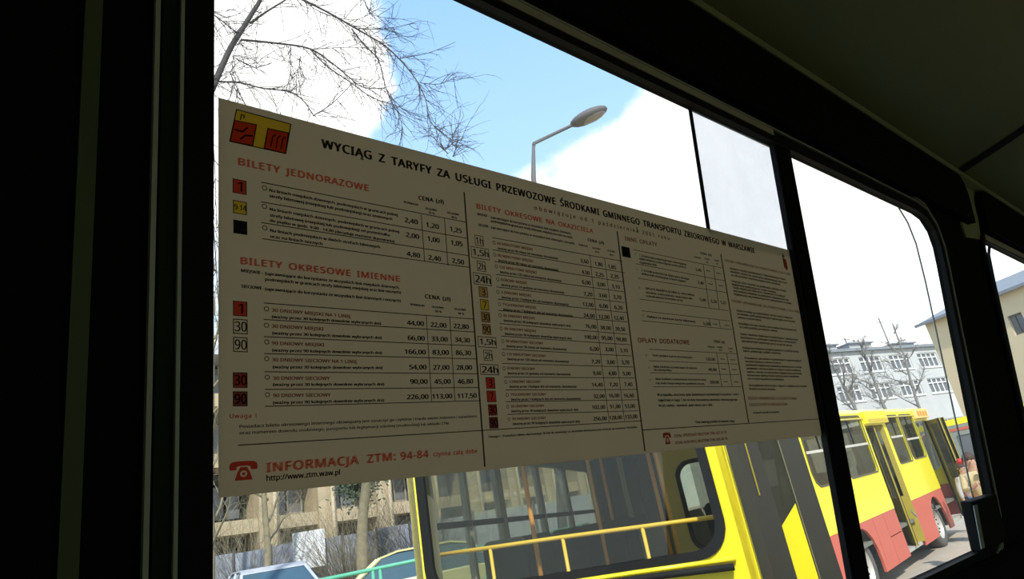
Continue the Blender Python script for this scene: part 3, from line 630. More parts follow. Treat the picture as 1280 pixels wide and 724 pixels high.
# dark header panels over each bay, rounded ends; olive pillar strip between them shows as the wall's own trim
def hdr(a0, a1, nm):
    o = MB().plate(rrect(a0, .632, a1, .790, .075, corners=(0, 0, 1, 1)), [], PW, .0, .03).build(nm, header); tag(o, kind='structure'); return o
hdr(A0 + .05, 2.55, 'trim_2'); hdr(2.70, 5.0, 'trim_3'); hdr(5.12, 7.5, 'trim_4')
o = MB().plate([(2.50, .58), (2.67, .60), (2.74, .795), (2.46, .795)], [], PW, 0, .006).build('trim_5', covem); tag(o, kind='structure')
# left hand frame and vertical strip beside the poster window
o = MB().plate([(.112, -1.0), (.150, -1.0), (.150, .62), (.112, .62)], [], PW, 0, .010).build('trim_6', M('green_black_frame', (.022, .030, .014), .6, spec=.1)); tag(o, kind='structure')
o = MB().plate([(.0525, -1.2), (.0655, -1.2), (.0655, .74), (.0525, .74)], [], PW, 0, .006).build('trim_7', darktrim); tag(o, kind='structure')
# window 1 (two lights parted by a post)
w1 = empty('window_1', PW(1.1, -.325)); tag(w1, kind='structure')
def ring(off_out, off_in, src):
    c = V((sum(p[0] for p in src) / len(src), sum(p[1] for p in src) / len(src)))
    def grow(o):
        r = []
        n = len(src)
        for i, p in enumerate(src):
            a, b, c2 = V((*src[i - 1], 0)), V((*p, 0)), V((*src[(i + 1) % n], 0))
            t1 = (b - a).normalized(); t2 = (c2 - b).normalized(); n1 = V((t1.y, -t1.x, 0)); n2 = V((t2.y, -t2.x, 0)); m = (n1 + n2)
            m = m / max(.3, (1 + n1.dot(n2))); r.append((b.x + m.x * o, b.y + m.y * o))
        return r
    return grow(off_out), grow(off_in)
oo, ii = ring(.026, -.0, open1)
MB().plate(oo, [ii], PW, 0, .012).build('rubber_seal', rubber, w1)
oo, ii = ring(.050, .046, open1)
MB().plate(oo, [ii], PW, 0, .010).build('outer_lip_highlight', M('rubber_lip_highlight', (.60, .58, .48), .4), w1)  # thin raised lip, pale colour paints the highlight line of the rubber seal
oo, ii = ring(.030, .027, open1)
MB().plate(oo, [ii], PW, 0, .016).build('inner_lip_highlight', MATS['rubber_lip_highlight'], w1)  # second highlight line of the seal, painted the same way
MB().box((.17, .600, .0), (1.262, .613, .014), PW).build('top_channel', chan, w1)
MB().plate([(1.266, -.33), (1.320, -.33), (1.336, .60), (1.282, .60)], [], PW, -.007, .008).build('post', darkframe, w1)
MB().plate([(1.255, -.33), (1.272, -.33), (1.284, .60), (1.272, .60)], [], PW, -.006, .005).build('post_gasket', rubber, w1)
MB().plate(rect(.157, -.324, 1.27, .586), [], PW, -.0090, -.0070).build('fixed_pane', G_our, w1)
MB().plate(rect(.988, .335, 1.275, .588), [], PW, -.0062, -.0052).build('sliding_pane', G_slide, w1)
MB().plate([(.982, .345), (.992, .345), (.996, .588), (.986, .588)], [], PW, -.0065, -.0046).build('pane_edge', rubber, w1)
MB().plate([(1.33, -.33), (2.033, -.33), (2.040, .0), (2.054, .38), (2.049, .49), (2.02, .55), (1.97, .588), (1.33, .588)], [], PW, -.0090, -.0070).build('fixed_pane', G_w2, w1)
MB().tube([PW(a, b, -.008) for a, b in ((2.033, -.33), (2.040, .0), (2.054, .38), (2.049, .49), (2.02, .55), (1.97, .588))], .0022).build('pane_edge', M('glass_edge', (.25, .28, .27), .3), w1)
MB().box((1.925, -.325, -.006), (2.13, -.205, .02), PW).build('latch_housing', rubber, w1, bevel=.004)
MB().plate([(1.915, -.315), (1.940, -.315), (1.955, -.215), (1.928, -.215)], [], PW, .02, .022).build('latch_strip', M('grey_latch_strip', (.42, .44, .40), .5), w1)
MB().box((.2, -.372, .0), (2.25, -.345, .018), PW).build('sill_lip', darkframe, w1)
for i, op in enumerate((open2, open3)):
    dx = 2.45 * i; w2 = empty('window_%d' % (i + 2), PW(3.6 + dx, -.325)); tag(w2, kind='structure')
    oo, ii = ring(.026, 0, op); MB().plate(oo, [ii], PW, 0, .012).build('rubber_seal', rubber, w2)
    MB().box((2.70 + dx, .602, 0), (4.6 + dx, .622, .014), PW).build('top_channel', chan, w2)
    MB().plate([(2.70 + dx, -.33), (3.60 + dx, -.33), (3.64 + dx, .595), (2.80 + dx, .595), (2.765 + dx, .56), (2.745 + dx, .45)], [], PW, -.0075, -.0060).build('sliding_pane', G_w2, w2)
    MB().tube([PW(a + dx, b, -.005) for a, b in ((2.66, -.33), (2.70, .0), (2.745, .45), (2.765, .56), (2.80, .595))], .005).build('pane_edge', rubber, w2)
    MB().plate(rect(3.58 + dx, -.33, 4.66 + dx, .59), [], PW, -.0095, -.0080).build('fixed_pane', G_our, w2)
    MB().plate([(3.60 + dx, -.33), (3.66 + dx, -.33), (3.68 + dx, .60), (3.62 + dx, .60)], [], PW, -.007, .008).build('post', darkframe, w2)
# outer shell of our own bus, closing the gap between the wall's outside and the roof
o = MB().plate([(.93, .55), (.90, 1.9), (.58, 2.95), (.30, 3.10), (-.4, 3.17), (-1.4, 3.10), (-1.8, 2.95), (-1.9, .55)], [[(.92 - .01, .56), (.885, 1.9), (.565, 2.93), (.29, 3.08), (-.4, 3.15), (-1.39, 3.08), (-1.78, 2.93), (-1.89, .56)]], lambda u, v, w: V((w, u, v)), A0, A0 + .001)
bpy.data.meshes  # (outline kept in mb only)

# ================================================================ POSTER
po = MB().plate([(.1645, -.0310), (1.2695, -.0180), (1.2710, .3540), (.1640, .3430)], [], PW, -.004, -.0035).build('tariff_poster', pm)
tag(po, 'large white printed fare table sheet with black and red lettering stuck on the bus window', 'poster')
ZI = -.0033
import os
FONT = None
for base_ in (bpy.utils.system_resource('DATAFILES', path='fonts'), os.path.join(bpy.utils.resource_path('LOCAL'), 'datafiles', 'fonts')):
    try: FONT = FONT or bpy.data.fonts.load(os.path.join(base_, 'NotoSansHebrew-Regular.woff2'))
    except Exception as ex: print('font', base_, ex)
def txt_objects():
    made = []
    for s, a0, b0, a1, b1, h, col, g, wt in LETTERING:
        c = bpy.data.curves.new('t', 'FONT'); c.body = s; c.size = 1.0; c.resolution_u = 1 if h < .005 else 3; c.offset = 0
        if FONT: c.font = FONT
        c.space_word = 1.7 if g in ('title_line', 'heading') else 1.0; c.space_character = 1.55 if g == 'date_line' else (1.1 if g in ('title_line', 'heading') else 1.0)
        o = bpy.data.objects.new('t', c); COL.objects.link(o); made.append(o)
    bpy.context.view_layer.update()
    dg = bpy.context.evaluated_depsgraph_get()
    data = []
    for o, (s, a0, b0, a1, b1, h, col, g, wt) in zip(made, LETTERING):
        ev = o.evaluated_get(dg); me = ev.to_mesh(); co = [tuple(v.co) for v in me.vertices]; fs = [tuple(p.vertices) for p in me.polygons]; ev.to_mesh_clear(); data.append((co, fs))
    for (co, fs), (s, a0, b0, a1, b1, h, col, g, wt) in zip(data, LETTERING):
        x0, x1 = min(c[0] for c in co), max(c[0] for c in co)
        L_ = math.hypot(a1 - a0, b1 - b0); sx = L_ / (x1 - x0); sy = h / .714; ux, uy = (a1 - a0) / L_, (b1 - b0) / L_; mb = MB()
        bold = (wt * 1.0 + .028) if h > .0045 else (.050 if wt >= 0 else .022)
        if h <= .0045: sy *= 1.1
        for k_, (bx, by) in enumerate(((-bold, 0), (bold, bold * .5), (0, -bold * .5))):
            mb.add([PW(a0 + (x - x0 + bx) * sx * ux, b0 + (x - x0 + bx) * sx * uy + (y + by) * sy, ZI + k_ * .0001) for x, y, z in co], fs)
        mb.build(g, INK[col], po, fixn=False)
    for o in made:
        c = o.data; bpy.data.objects.remove(o); bpy.data.curves.remove(c)
txt_objects()
for a0, b0, a1, b1, w in RULES:
    mb = MB()
    w *= .5; L_ = math.hypot(a1 - a0, b1 - b0); nx, ny = -(b1 - b0) / L_ * w, (a1 - a0) / L_ * w
    mb.add([PW(a0 + nx, b0 + ny, ZI), PW(a0 - nx, b0 - ny, ZI), PW(a1 - nx, b1 - ny, ZI), PW(a1 + nx, b1 + ny, ZI)], [(0, 1, 2, 3)])
    mb.build('ruled_line', INK['k'], po, fixn=False)
def flat(mb, outer, holes=(), z=ZI):
    loops = [outer] + list(holes); fl_ = [p for l in loops for p in l]; tr = tessellate_polygon([[V((p[0], p[1], 0)) for p in l] for l in loops])
    return mb.add([PW(p[0], p[1], z) for p in fl_], [tuple(t) for t in tr])
for a, b, r in BULLETS: flat(MB(), circ(a, b, r, 12), [circ(a, b, r * .68, 12)]).build('bullet_ring', INK['k'], po, fixn=False)
def glyphs(s, ca, cb, w, h, wt=.02, z=ZI, shx=0):
    c = bpy.data.curves.new('t', 'FONT'); c.body = s; c.size = 1; c.resolution_u = 3; c.font = FONT or c.font; o = bpy.data.objects.new('t', c); COL.objects.link(o)
    bpy.context.view_layer.update(); dg = bpy.context.evaluated_depsgraph_get(); me = o.evaluated_get(dg).to_mesh()
    xs = [v.co.x for v in me.vertices]; ys = [v.co.y for v in me.vertices]; x0, x1, y0, y1 = min(xs), max(xs), min(ys), max(ys)
    vs = [PW(ca + (((v.co.x - x0) / (x1 - x0)) - .5) * w, cb + (((v.co.y - y0) / (y1 - y0)) - .5) * h, z) for v in me.vertices]; fs = [tuple(p.vertices) for p in me.polygons]; vs += [v + V((w * .05, 0, 0)) - NW * .0001 for v in vs]; fs += [tuple(i + len(me.vertices) for i in f) for f in fs]
    o.evaluated_get(dg).to_mesh_clear(); bpy.data.objects.remove(o); bpy.data.curves.remove(c); return MB().add(vs, fs)
for s, a, b, hw, hh, f in ICONS:
    fr = MB(); t = .0009
    if f == 'K':
        flat(fr, rect(a - hw, b - hh, a + hw, b + hh)); fr.build('ticket_symbol', INK['K'], po, fixn=False); continue
    flat(fr, rect(a - hw, b - hh, a + hw, b + hh), [rect(a - hw + t, b - hh + t, a + hw - t, b + hh - t)])
    ic = fr.build('ticket_symbol', INK['k'], po, fixn=False)
    if f != 'N': flat(MB(), rect(a - hw + t, b - hh + t, a + hw - t, b + hh - t)).build('coloured_field', INK[f], ic, fixn=False)
    asp = {1: .42, 2: .80, 3: .84, 4: .84}[len(s)]
    glyphs(s, a, b, hw * 2 * asp if f in 'NY' or len(s) > 1 else hw * .7, hh * 2 * (.66 if len(s) < 4 or f == 'N' else .42), .03, ZI + .0003).build('numeral', INK['k'], ic, fixn=False)
# square emblem: yellow T on red fields
lo = MB(); flat(lo, LOGO['outer']); lo = lo.build('emblem', INK['Y'], po, fixn=False)
for k in ('left', 'right'): flat(MB(), LOGO[k], z=ZI + .0002).build('red_field', INK['R'], lo, fixn=False)
def strokes(pts, w, z=ZI + .0005, mb=None):
    mb = mb or MB()
    for (a0, b0), (a1, b1) in zip(pts, pts[1:]):
        L_ = math.hypot(a1 - a0, b1 - b0) or 1e-6; nx, ny = -(b1 - b0) / L_ * w, (a1 - a0) / L_ * w; ex, ey = (a1 - a0) / L_ * w * .5, (b1 - b0) / L_ * w * .5
        mb.add([PW(a0 + nx - ex, b0 + ny - ey, z), PW(a0 - nx - ex, b0 - ny - ey, z), PW(a1 - nx + ex, b1 - ny + ey, z), PW(a1 + nx + ex, b1 + ny + ey, z)], [(0, 1, 2, 3)])
    return mb
def lerp2(q, u, v):  # q = TL, TR, BR, BL
    t = [q[0][i] + (q[1][i] - q[0][i]) * u for i in (0, 1)]; b = [q[3][i] + (q[2][i] - q[3][i]) * u for i in (0, 1)]
    return (t[0] + (b[0] - t[0]) * v, t[1] + (b[1] - t[1]) * v)
om = MB()
for k in ('outer', 'left', 'right'): strokes(LOGO[k] + LOGO[k][:1], .0006, mb=om)
Lq, Rq, Oq = LOGO['left'], LOGO['right'], LOGO['outer']
strokes([lerp2(Lq, u, v) for u, v in ((.12, .42), (.45, .45), (.62, .22))], .0009, mb=om); strokes([lerp2(Lq, u, v) for u, v in ((.42, .80), (.60, .60), (.92, .55))], .0009, mb=om)
for x in (.28, .52, .76): strokes([lerp2(Rq, u, v) for u, v in ((x, .85), (x, .35), (x + .12, .22))], .0006, mb=om)
strokes([lerp2(Oq, u, v) for u, v in ((.10, .28), (.10, .12), (.15, .12), (.15, .22))], .0006, mb=om)
om.build('emblem_outline', INK['k'], lo, fixn=False)
def phone(a0, b0, a1, b1, m):
    S = lambda u, v: (a0 + (a1 - a0) * u, b1 + (b0 - b1) * v)
    mb = MB(); flat(mb, [S(*p) for p in ((.0, .72), (.02, .88), (.12, .98), (.30, 1), (.70, 1), (.88, .98), (.98, .88), (1, .72), (.98, .56), (.76, .56), (.74, .72), (.64, .76), (.36, .76), (.26, .72), (.24, .56), (.02, .56))])
    flat(mb, [S(*p) for p in ((.38, .70), (.62, .70), (.72, .45), (.82, .04), (.18, .04), (.28, .45))], [[S(.5 + .13 * math.cos(i * .63), .36 + .17 * math.sin(i * .63)) for i in range(10)]])
    flat(mb, [S(.5 + .06 * math.cos(i * .9), .36 + .08 * math.sin(i * .9)) for i in range(7)])
    mb.build('telephone_symbol', m, po, fixn=False)
phone(.1732, -.0018, .1973, -.0187, INK['R']); phone(.7757, .0028, .7947, -.0146, INK['M'])
mb = MB(); flat(mb, [(1.2365, .333), (1.2488, .331), (1.2490, .312), (1.2440, .307), (1.2385, .311)]); ca = mb.build('coat_of_arms', INK['M'], po, fixn=False)
mb = MB(); flat(mb, [(1.2360, .342), (1.2385, .339), (1.2405, .343), (1.2420, .338), (1.2440, .334), (1.2360, .334)]); flat(mb, rect(1.2350, .312, 1.2378, .334)); flat(mb, [(1.2440, .326), (1.2462, .322), (1.2455, .310), (1.2436, .310)]); mb.build('shield_detail', INK['k'], ca, fixn=False)
strokes([(.7815, .018 + .30), (.7815, .30 + .012)], .001).build('small_mark', INK['k'], po, fixn=False)
# etched maker's squiggles on the glass
mk = MB()
for ax, bx in ((1.86, .50), (1.0, .02)):
    for k in range(3):
        strokes([(ax + .010 * k + .006 * math.cos(t * .8), bx - .014 * k + .006 * math.sin(t * .8)) for t in range(5)], .0006, z=-.0060, mb=mk)
mk.build('etched_mark', MATS['glass_edge'], w1, fixn=False)

# ================================================================ GROUND
def gz(x, y):
    v = max(0.0, .027 * (x - 13)); s = min(1, max(0, (y - 9.0 + max(0, x - 9) * .0) / 1.3)); k = min(1, max(0, (14 - x) / 3.0)); far = min(.7, max(0, (y - 12) * .10))
    return v + s * s * (3 - 2 * s) * k * (.78 + far)
xs = [-20 + i * 1.0 for i in range(120)]; ys = [-20 + j * .65 for j in range(130)]
mb = MB(); mb.add([(x, y, gz(x, y)) for x in xs for y in ys], [(i * 130 + j, (i + 1) * 130 + j, (i + 1) * 130 + j + 1, i * 130 + j + 1) for i in range(119) for j in range(129)])
g = mb.build('ground', asphalt, smooth=True); tag(g, kind='structure')
mb = MB(); NX, NY = 34, 60
gx = [-18 + i * 1.0 for i in range(NX)]; gy = [9.7 + j * .7 for j in range(NY)]
mb.add([(x, y, gz(x, y) + (.03 if x < 11.5 else -.05) + .05 * noise.noise(V((x, y, 0)))) for x in gx for y in gy], [(i * NY + j, (i + 1) * NY + j, (i + 1) * NY + j + 1, i * NY + j + 1) for i in range(NX - 1) for j in range(NY - 1)])
vg = mb.build('trim_8', grass, smooth=True); tag(vg, kind='structure')
o = MB().box((13.0, -8, .0), (31, 4.9, 0), lambda x, y, z: V((x, min(y, 4.9), gz(x, y)))); 
mb = MB(); n_ = 19
vs = []
for i in range(n_):
    x = 13.2 + i; y1 = 4.85; h = gz(x, 0) + .12
    vs += [(x, 3.2, h), (x, y1, h), (x, y1, h - .3), (x, 3.2, h - .3)]
mb.add(vs, [(4 * i + k, 4 * i + (k + 1) % 4, 4 * i + 4 + (k + 1) % 4, 4 * i + 4 + k) for i in range(n_ - 1) for k in range(4)] + [(0, 1, 2, 3), (4 * n_ - 4, 4 * n_ - 3, 4 * n_ - 2, 4 * n_ - 1)])
pv = mb.build('trim_9', M('pale_paving', (.52, .46, .37), .9, bump=.2)); tag(pv, kind='structure')

# ================================================================ ARTICULATED BUS
bus = empty('articulated_bus', (10.1, 5.6, 0)); tag(bus, 'yellow and red articulated bus with folding doors seen close outside the window', 'bus')
d2 = V((.863745, .503929, 0)); n2 = V((-.503929, .863745, 0)); c0 = V((4.0304, 2.6013, 0))
def PR(s, u, z): return c0 + d2 * s + n2 * u + V((0, 0, z))
def PRr(u, z, w): return PR(w, u, z)            # rear face plates (w goes into the bus)
def PRs(uu): return lambda s, z, w: PR(s, uu + w, z)
LR = 6.25
# rear panel
hole = rrect(.16, 1.595, 2.37, 2.74, .20)
MB().plate(rrect(0, .95, 2.5, 2.98, .18, corners=(0, 0, 1, 1)), [hole], PRr, 0, .07).build('rear_panel', yel, bus, bevel=.02)
MB().plate(rect(0, .30, 2.5, .95), [], PRr, .0, .07).build('rear_skirt', redp, bus, bevel=.02)
oo = rrect(.125, 1.565, 2.415, 2.775, .225); MB().plate(oo, [rrect(.19, 1.625, 2.34, 2.71, .18)], PRr, -.018, .02).build('window_seal', rubber, bus)
MB().plate(hole, [], PRr, .03, .036).build('rear_window', glass('clear_bus_glass', (.95, .96, .90), .006, .025), bus)
MB().tube([PR(-.045, .14, 1.50), PR(-.05, .6, 1.512), PR(-.05, 1.25, 1.525), PR(-.05, 2.36, 1.53)], .022).build('rubber_strip', rubber, bus, smooth=True)
MB().tube([PR(-.02, .12, 1.545), PR(-.02, .8, 1.553), PR(-.02, 2.40, 1.557)], .016).build('window_ledge', yel, bus, smooth=True)
MB().box((.30, 1.24, -.02), (2.2, 1.27, 0), PRr).build('panel_moulding', rubber, bus)
for u in (.12, 2.20):
    lm = MB().plate(rrect(u, .98, u + .18, 1.2, .03), [], PRr, -.03, 0).build('tail_lamp', M('red_lamp_plastic', (.6, .02, .02), .3), bus)
# right side (grazing view) with an opening for the rear door, left side with windows
dr_open = rect(.18, .45, 1.25, 2.75)
MB().plate(rect(0, .95, LR, 2.98), [rect(.20, .96, 1.30, 2.72), rrect(1.5, 1.45, 2.9, 2.7, .1), rrect(3.0, 1.45, 4.4, 2.7, .1)], PRs(0), 0, .06).build('side_panel', yel, bus)
MB().plate(rect(1.30, .33, LR, .95), [], PRs(0), 0, .06).build('side_skirt', redp, bus)
wins = [rrect(.32, 1.38, .98, 2.72, .08), rrect(1.04, 1.38, 1.78, 2.72, .08), rrect(1.94, 1.38, 3.15, 2.72, .08), rrect(3.27, 1.38, 4.35, 2.72, .08), rrect(4.47, 1.38, 5.9, 2.72, .08)]
MB().plate(rect(0, .33, LR, 2.98), wins, PRs(2.44), 0, .06).build('side_panel', greyin, bus)
for wn in wins:
    f = MB().plate(wn, [], PRs(2.46), 0, .006).build('side_window', G_bus, bus)
    xs_ = [p[0] for p in wn]; MB().box((min(xs_), 2.42, 2.08), (max(xs_), 2.47, 2.13), lambda s, u, z: PR(s, u, z)).build('transom', rubber, f)
for s in (1.5, 3.0):
    MB().plate(rrect(s, 1.45, s + 1.4, 2.7, .1), [], PRs(.02), 0, .006).build('side_window', G_bus, bus)
roofp = [(0, 2.92), (.06, 3.06), (.22, 3.16), (1.25, 3.22), (2.28, 3.16), (2.44, 3.06), (2.5, 2.92)]
def roof(P, s0, s1, m, name, dz=0):
    mb = MB(); k = len(roofp); ins = [(1.25 + (u - 1.25) * .96, z - .04) for u, z in roofp]
    for a, b in ((roofp, 1), (ins, -1)): mb.add([P(s0, u, z + dz) for u, z in a] + [P(s1, u, z + dz) for u, z in a], [(i, i + 1, k + i + 1, k + i) for i in range(k - 1)])
    mb.add([P(s0, u, z + dz) for u, z in roofp + ins[::-1]], [tuple(range(2 * k))]); mb.add([P(s1, u, z + dz) for u, z in roofp + ins[::-1]], [tuple(range(2 * k))])
    return mb.build(name, m, bus, smooth=False)
roof(PR, 0, LR, yel, 'roof')
MB().box((0, .03, .82), (LR, 2.45, .88), PR).build('floor_pan', floorm, bus)
# interior seen through the rear window: rails, poles, seats, partition
rl = MB().tube([PR(.25, 2.40, 1.885), PR(.25, 1.35, 1.855), PR(.25, .70, 1.83), PR(.25, .14, 1.81)], .016).build('guard_rail', M('yellow_rail', (.80, .52, .06), .4), bus, smooth=True)
for u, z in ((1.96, 1.87), (1.35, 1.855), (.73, 1.832)): MB().tube([PR(.25, u, z), PR(.25, u, .9)], .014).build('rail_post', MATS['yellow_rail'], bus, smooth=True)
for s, u, r in ((1.0, 1.84, .022), (1.9, 1.45, .018), (2.4, .90, .022), (3.6, 1.7, .02), (.9, .60, .014)): MB().tube([PR(s, u, .88), PR(s, u, 3.1)], r).build('grab_pole', orange, bus, smooth=True)
MB().plate(rect(.05, .9, .86, 2.9), [rrect(.17, 1.48, .66, 2.36, .16)], PRr, 2.5, 2.54).build('door_partition', M('olive_partition', (.42, .34, .10), .5), bus)
MB().plate(rrect(.15, 1.46, .68, 2.38, .17), [rrect(.19, 1.50, .64, 2.34, .14)], PRr, 2.48, 2.56).build('partition_seal', rubber, bus)
def seat(s, u):
    mb = MB().box((s, u, 1.25), (s + .42, u + .42, 1.33), PR)
    st = mb.build('seat_cushion', seatm, bus, bevel=.02); MB().plate(rrect(u, 1.3, u + .42, 1.92, .07), [], PRr, s, s + .05).build('backrest', seatm, bus)
    MB().box((s + .15, u + .15, .88), (s + .25, u + .25, 1.26), PR).build('seat_leg', steel, bus)
for s in (1.1, 1.9, 3.1, 3.9, 4.7):
    for u in (1.95, 1.48) if s > 2.6 else (1.98,): seat(s, u)
for s in (3.2, 4.0, 4.8): seat(s, .12)
MB().plate(rect(.3, .9, 1.1, 1.52), [], PRr, .62, .66).build('engine_cover', seatm, bus)
MB().plate(rect(1.05, .9, 1.70, 2.95), [rect(1.12, 1.75, 1.63, 2.85)], PRr, 4.6, 4.63).build('driver_partition', greyin, bus)
# folding rear door standing open
fo = lambda u, z, w: PR(w, u, z)
dl = MB().plate([(-.002, .5), (-.52, .5), (-.53, 2.72), (-.002, 2.72)], [[(-.215, .62), (-.355, .62), (-.365, 2.62), (-.225, 2.62)]], fo, .80, .835).build('door_leaf', M('brown_black_door_frame', (.035, .034, .024), .5), bus)
MB().plate([(-.21, .62), (-.36, .62), (-.37, 2.62), (-.22, 2.62)], [], fo, .815, .82).build('door_glass', G_door, dl)
MB().plate([(-.21, .62), (-.36, .62), (-.362, 1.80), (-.22, 1.66)], [], fo, .800, .814).build('lower_yellow_area', yel, dl)  # yellow area with a sloping top, set before the lower door glass
MB().plate([(-.365, .5), (-.372, .5), (-.382, 2.72), (-.375, 2.72)], [], fo, .79, .80).build('edge_strip', M('olive_edge_strip', (.22, .20, .09), .5), dl)
MB().plate([(-.122, 1.9), (-.132, 1.9), (-.142, 2.72), (-.128, 2.72)], [], fo, .79, .80).build('edge_strip', olive, dl)
MB().plate([(.0, .5), (-.065, .5), (-.075, 2.72), (.0, 2.72)], [], fo, .30, .32).build('door_leaf', MATS['brown_black_door_frame'], bus)
# bellows joint
d1 = V((.993298, .115584, 0)); n1 = V((-.115584, .993298, 0)); a0 = V((14.3806, 5.8791, 0)); PIT = .027
up1 = V((0, 0, 1))
def PF(s, u, z): return a0 + d1 * s + n1 * u + V((0, 0, z + PIT * s))
S0, S1 = -3.95, 5.72
mb = MB(); NB = 11; sect = [(.02, .75), (.0, 1.6), (.0, 2.9), (.2, 3.12), (1.25, 3.18), (2.3, 3.12), (2.5, 2.9), (2.5, 1.6), (2.48, .75)]; vs = []
for i in range(NB):
    t = i / (NB - 1); k = .07 if i % 2 else -.01
    for u, z in sect:
        uu = 1.25 + (u - 1.25) * (1 - k); zz = 1.9 + (z - 1.9) * (1 - k * .6); vs.append(PR(LR, uu, zz).lerp(PF(S0, uu, zz), t))
k = len(sect); mb.add(vs, [(i * k + j, i * k + (j + 1) % k, (i + 1) * k + (j + 1) % k, (i + 1) * k + j) for i in range(NB - 1) for j in range(k)])
mb.build('bellows', M('grey_bellows', (.10, .10, .09), .8), bus)
# front section
FS = lambda uu: (lambda s, z, w: PF(s, uu + w, z))
winA = [(-3.62, 3.08), (-3.66, 2.2), (-3.60, 2.05), (-3.45, 1.97), (-2.02, 1.97), (-2.02, 3.08)]
winA2 = rrect(-1.86, 1.97, -.13, 3.08, .09); winB = rrect(1.62, 2.0, 2.72, 3.05, .07); winD = rrect(2.86, 2.02, 4.15, 3.05, .16)
dO1 = rect(.03, .40, 1.30, 2.88); dO2 = rect(4.28, .45, 5.48, 2.88)
def arch(cs, r): return [(cs + r * math.cos(math.radians(a)), .50 + r * math.sin(math.radians(a))) for a in range(180, -1, -20)]
up_out = [(S0, 1.22), (.03, 1.22), (.03, 2.88), (1.30, 2.88), (1.30, 1.22), (4.28, 1.22), (4.28, 2.88), (5.48, 2.88), (5.48, 1.22), (S1, 1.22), (S1, 3.14), (S0, 3.14)]
MB().plate(up_out, [winA[::-1], winA2, winB, winD], FS(0), 0, .05).build('side_panel', yel, bus)
lows = [[(S0, .33), (-2.94, .33), (-2.94, .5)] + arch(-2.3, .64)[1:] + [(-1.66, .33), (-1.50, .33), (-1.50, 1.215), (S0, 1.215)],
        rect(-1.485, .33, -.82, 1.215), rect(-.805, .33, .02, .78), rect(-.805, .80, .02, 1.215),
        [(1.31, .33), (2.62, .33), (2.62, .5)] + [p for p in arch(3.25, .62)[1:-1]] + [(3.87, .5), (3.87, .33), (4.27, .33), (4.27, 1.215), (1.31, 1.215)], rect(5.49, .45, S1, 1.215)]
for l in lows: MB().plate(l, [], FS(.005), 0, .045).build('skirt_panel', redp, bus)
MB().box((3.0 - .0, -.004, .86), (3.12, .004, 1.06), PF).build('panel_handle', rubber, bus)
MB().plate(rect(S0, .33, S1, 3.1), [rrect(s, 1.95, s + 1.25, 3.0, .08) for s in (-3.7, -2.3, -.9, .5, 1.9, 3.3)], FS(2.45), 0, .05).build('side_panel', greyin, bus)
for s in (-3.7, -2.3, -.9, .5, 1.9, 3.3): MB().plate(rrect(s, 1.95, s + 1.25, 3.0, .08), [], FS(2.47), 0, .006).build('side_window', G_bus, bus)
for wn, bars in ((winA, [(-2.9, 2.50)]), (winA2, [(-1.0, 2.50)]), (winB, [(2.2, 2.55)]), (winD, [(3.5, 2.45)])):
    f = MB().plate(wn, [], FS(.015), 0, .006).build('side_window', G_bus, bus)
    x0, x1 = min(p[0] for p in wn), max(p[0] for p in wn)
    MB().box((x0, .005, bars[0][1]), (x1, .03, bars[0][1] + .045), PF).build('transom', M('pale_transom', (.55, .53, .45), .5), f)
    MB().box((bars[0][0], .008, 2.55), (bars[0][0] + .04, .028, 3.06), PF).build('mullion', rubber, f)
    mb = MB(); cx, cz = (x0 + x1) / 2, 2.53
    oo, ii = ring(.025, 0, wn if wn is not winA else winA)
    try: mb.plate(oo, [ii], FS(0), -.012, .0).build('window_seal', M('weathered_seal', (.07, .065, .05), .6), f)
    except Exception: pass
rf = roof(PF, S0, S1 - .05, yel, 'roof', .10)
MB().tube([PF(S0, -.005, 3.03), PF(S1 - .1, -.005, 3.03)], .018).build('rain_gutter', M('dull_yellow_gutter', (.62, .50, .10), .5), bus)
MB().box((S0, .04, .82), (S1, 2.46, .88), PF).build('floor_pan', floorm, bus)
MB().box((.0, -.09, 2.90), (1.60, .0, 3.17), PF).build('roller_blind_box', yel, bus, bevel=.02)
MB().box((.08, -.095, 2.93), (1.52, -.09, 3.0), PF).build('box_moulding', M('ochre_moulding', (.60, .42, .04), .5), bus)
sg = MB().box((4.30, -.09, 2.93), (5.62, .0, 3.19), PF).build('destination_box', M('pale_orange_sign', (.90, .62, .20), .5), bus, bevel=.02)
mb = MB()
for i in range(4): mb.box((4.45 + i * .28, -.095, 2.99), (4.62 + i * .28, -.09, 3.12), PF)
mb.build('sign_marks', orsign, sg)
# front end
MB().plate(rect(.0, .45, 2.5, 1.22), [], lambda u, z, w: PF(w, u, z), S1 - .05, S1).build('front_skirt', redp, bus, bevel=.02)
MB().plate(rect(.0, 1.22, 2.5, 3.14), [rrect(.1, 1.6, 2.4, 3.0, .15)], lambda u, z, w: PF(w, u, z), S1 - .05, S1).build('front_panel', yel, bus, bevel=.02)
MB().plate(rrect(.1, 1.6, 2.4, 3.0, .15), [], lambda u, z, w: PF(w, u, z), S1 - .03, S1 - .02).build('windscreen', G_bus, bus)
for u in (.3, 2.0): MB().ball(PF(S1 + .01, u, .85), (.05, .12, .12)).build('headlamp', steel, bus)
MB().tube([PF(S1, .0, 2.2), PF(S1 + .25, -.25, 2.3), PF(S1 + .25, -.28, 2.15)], .012).build('mirror_arm', rubber, bus)
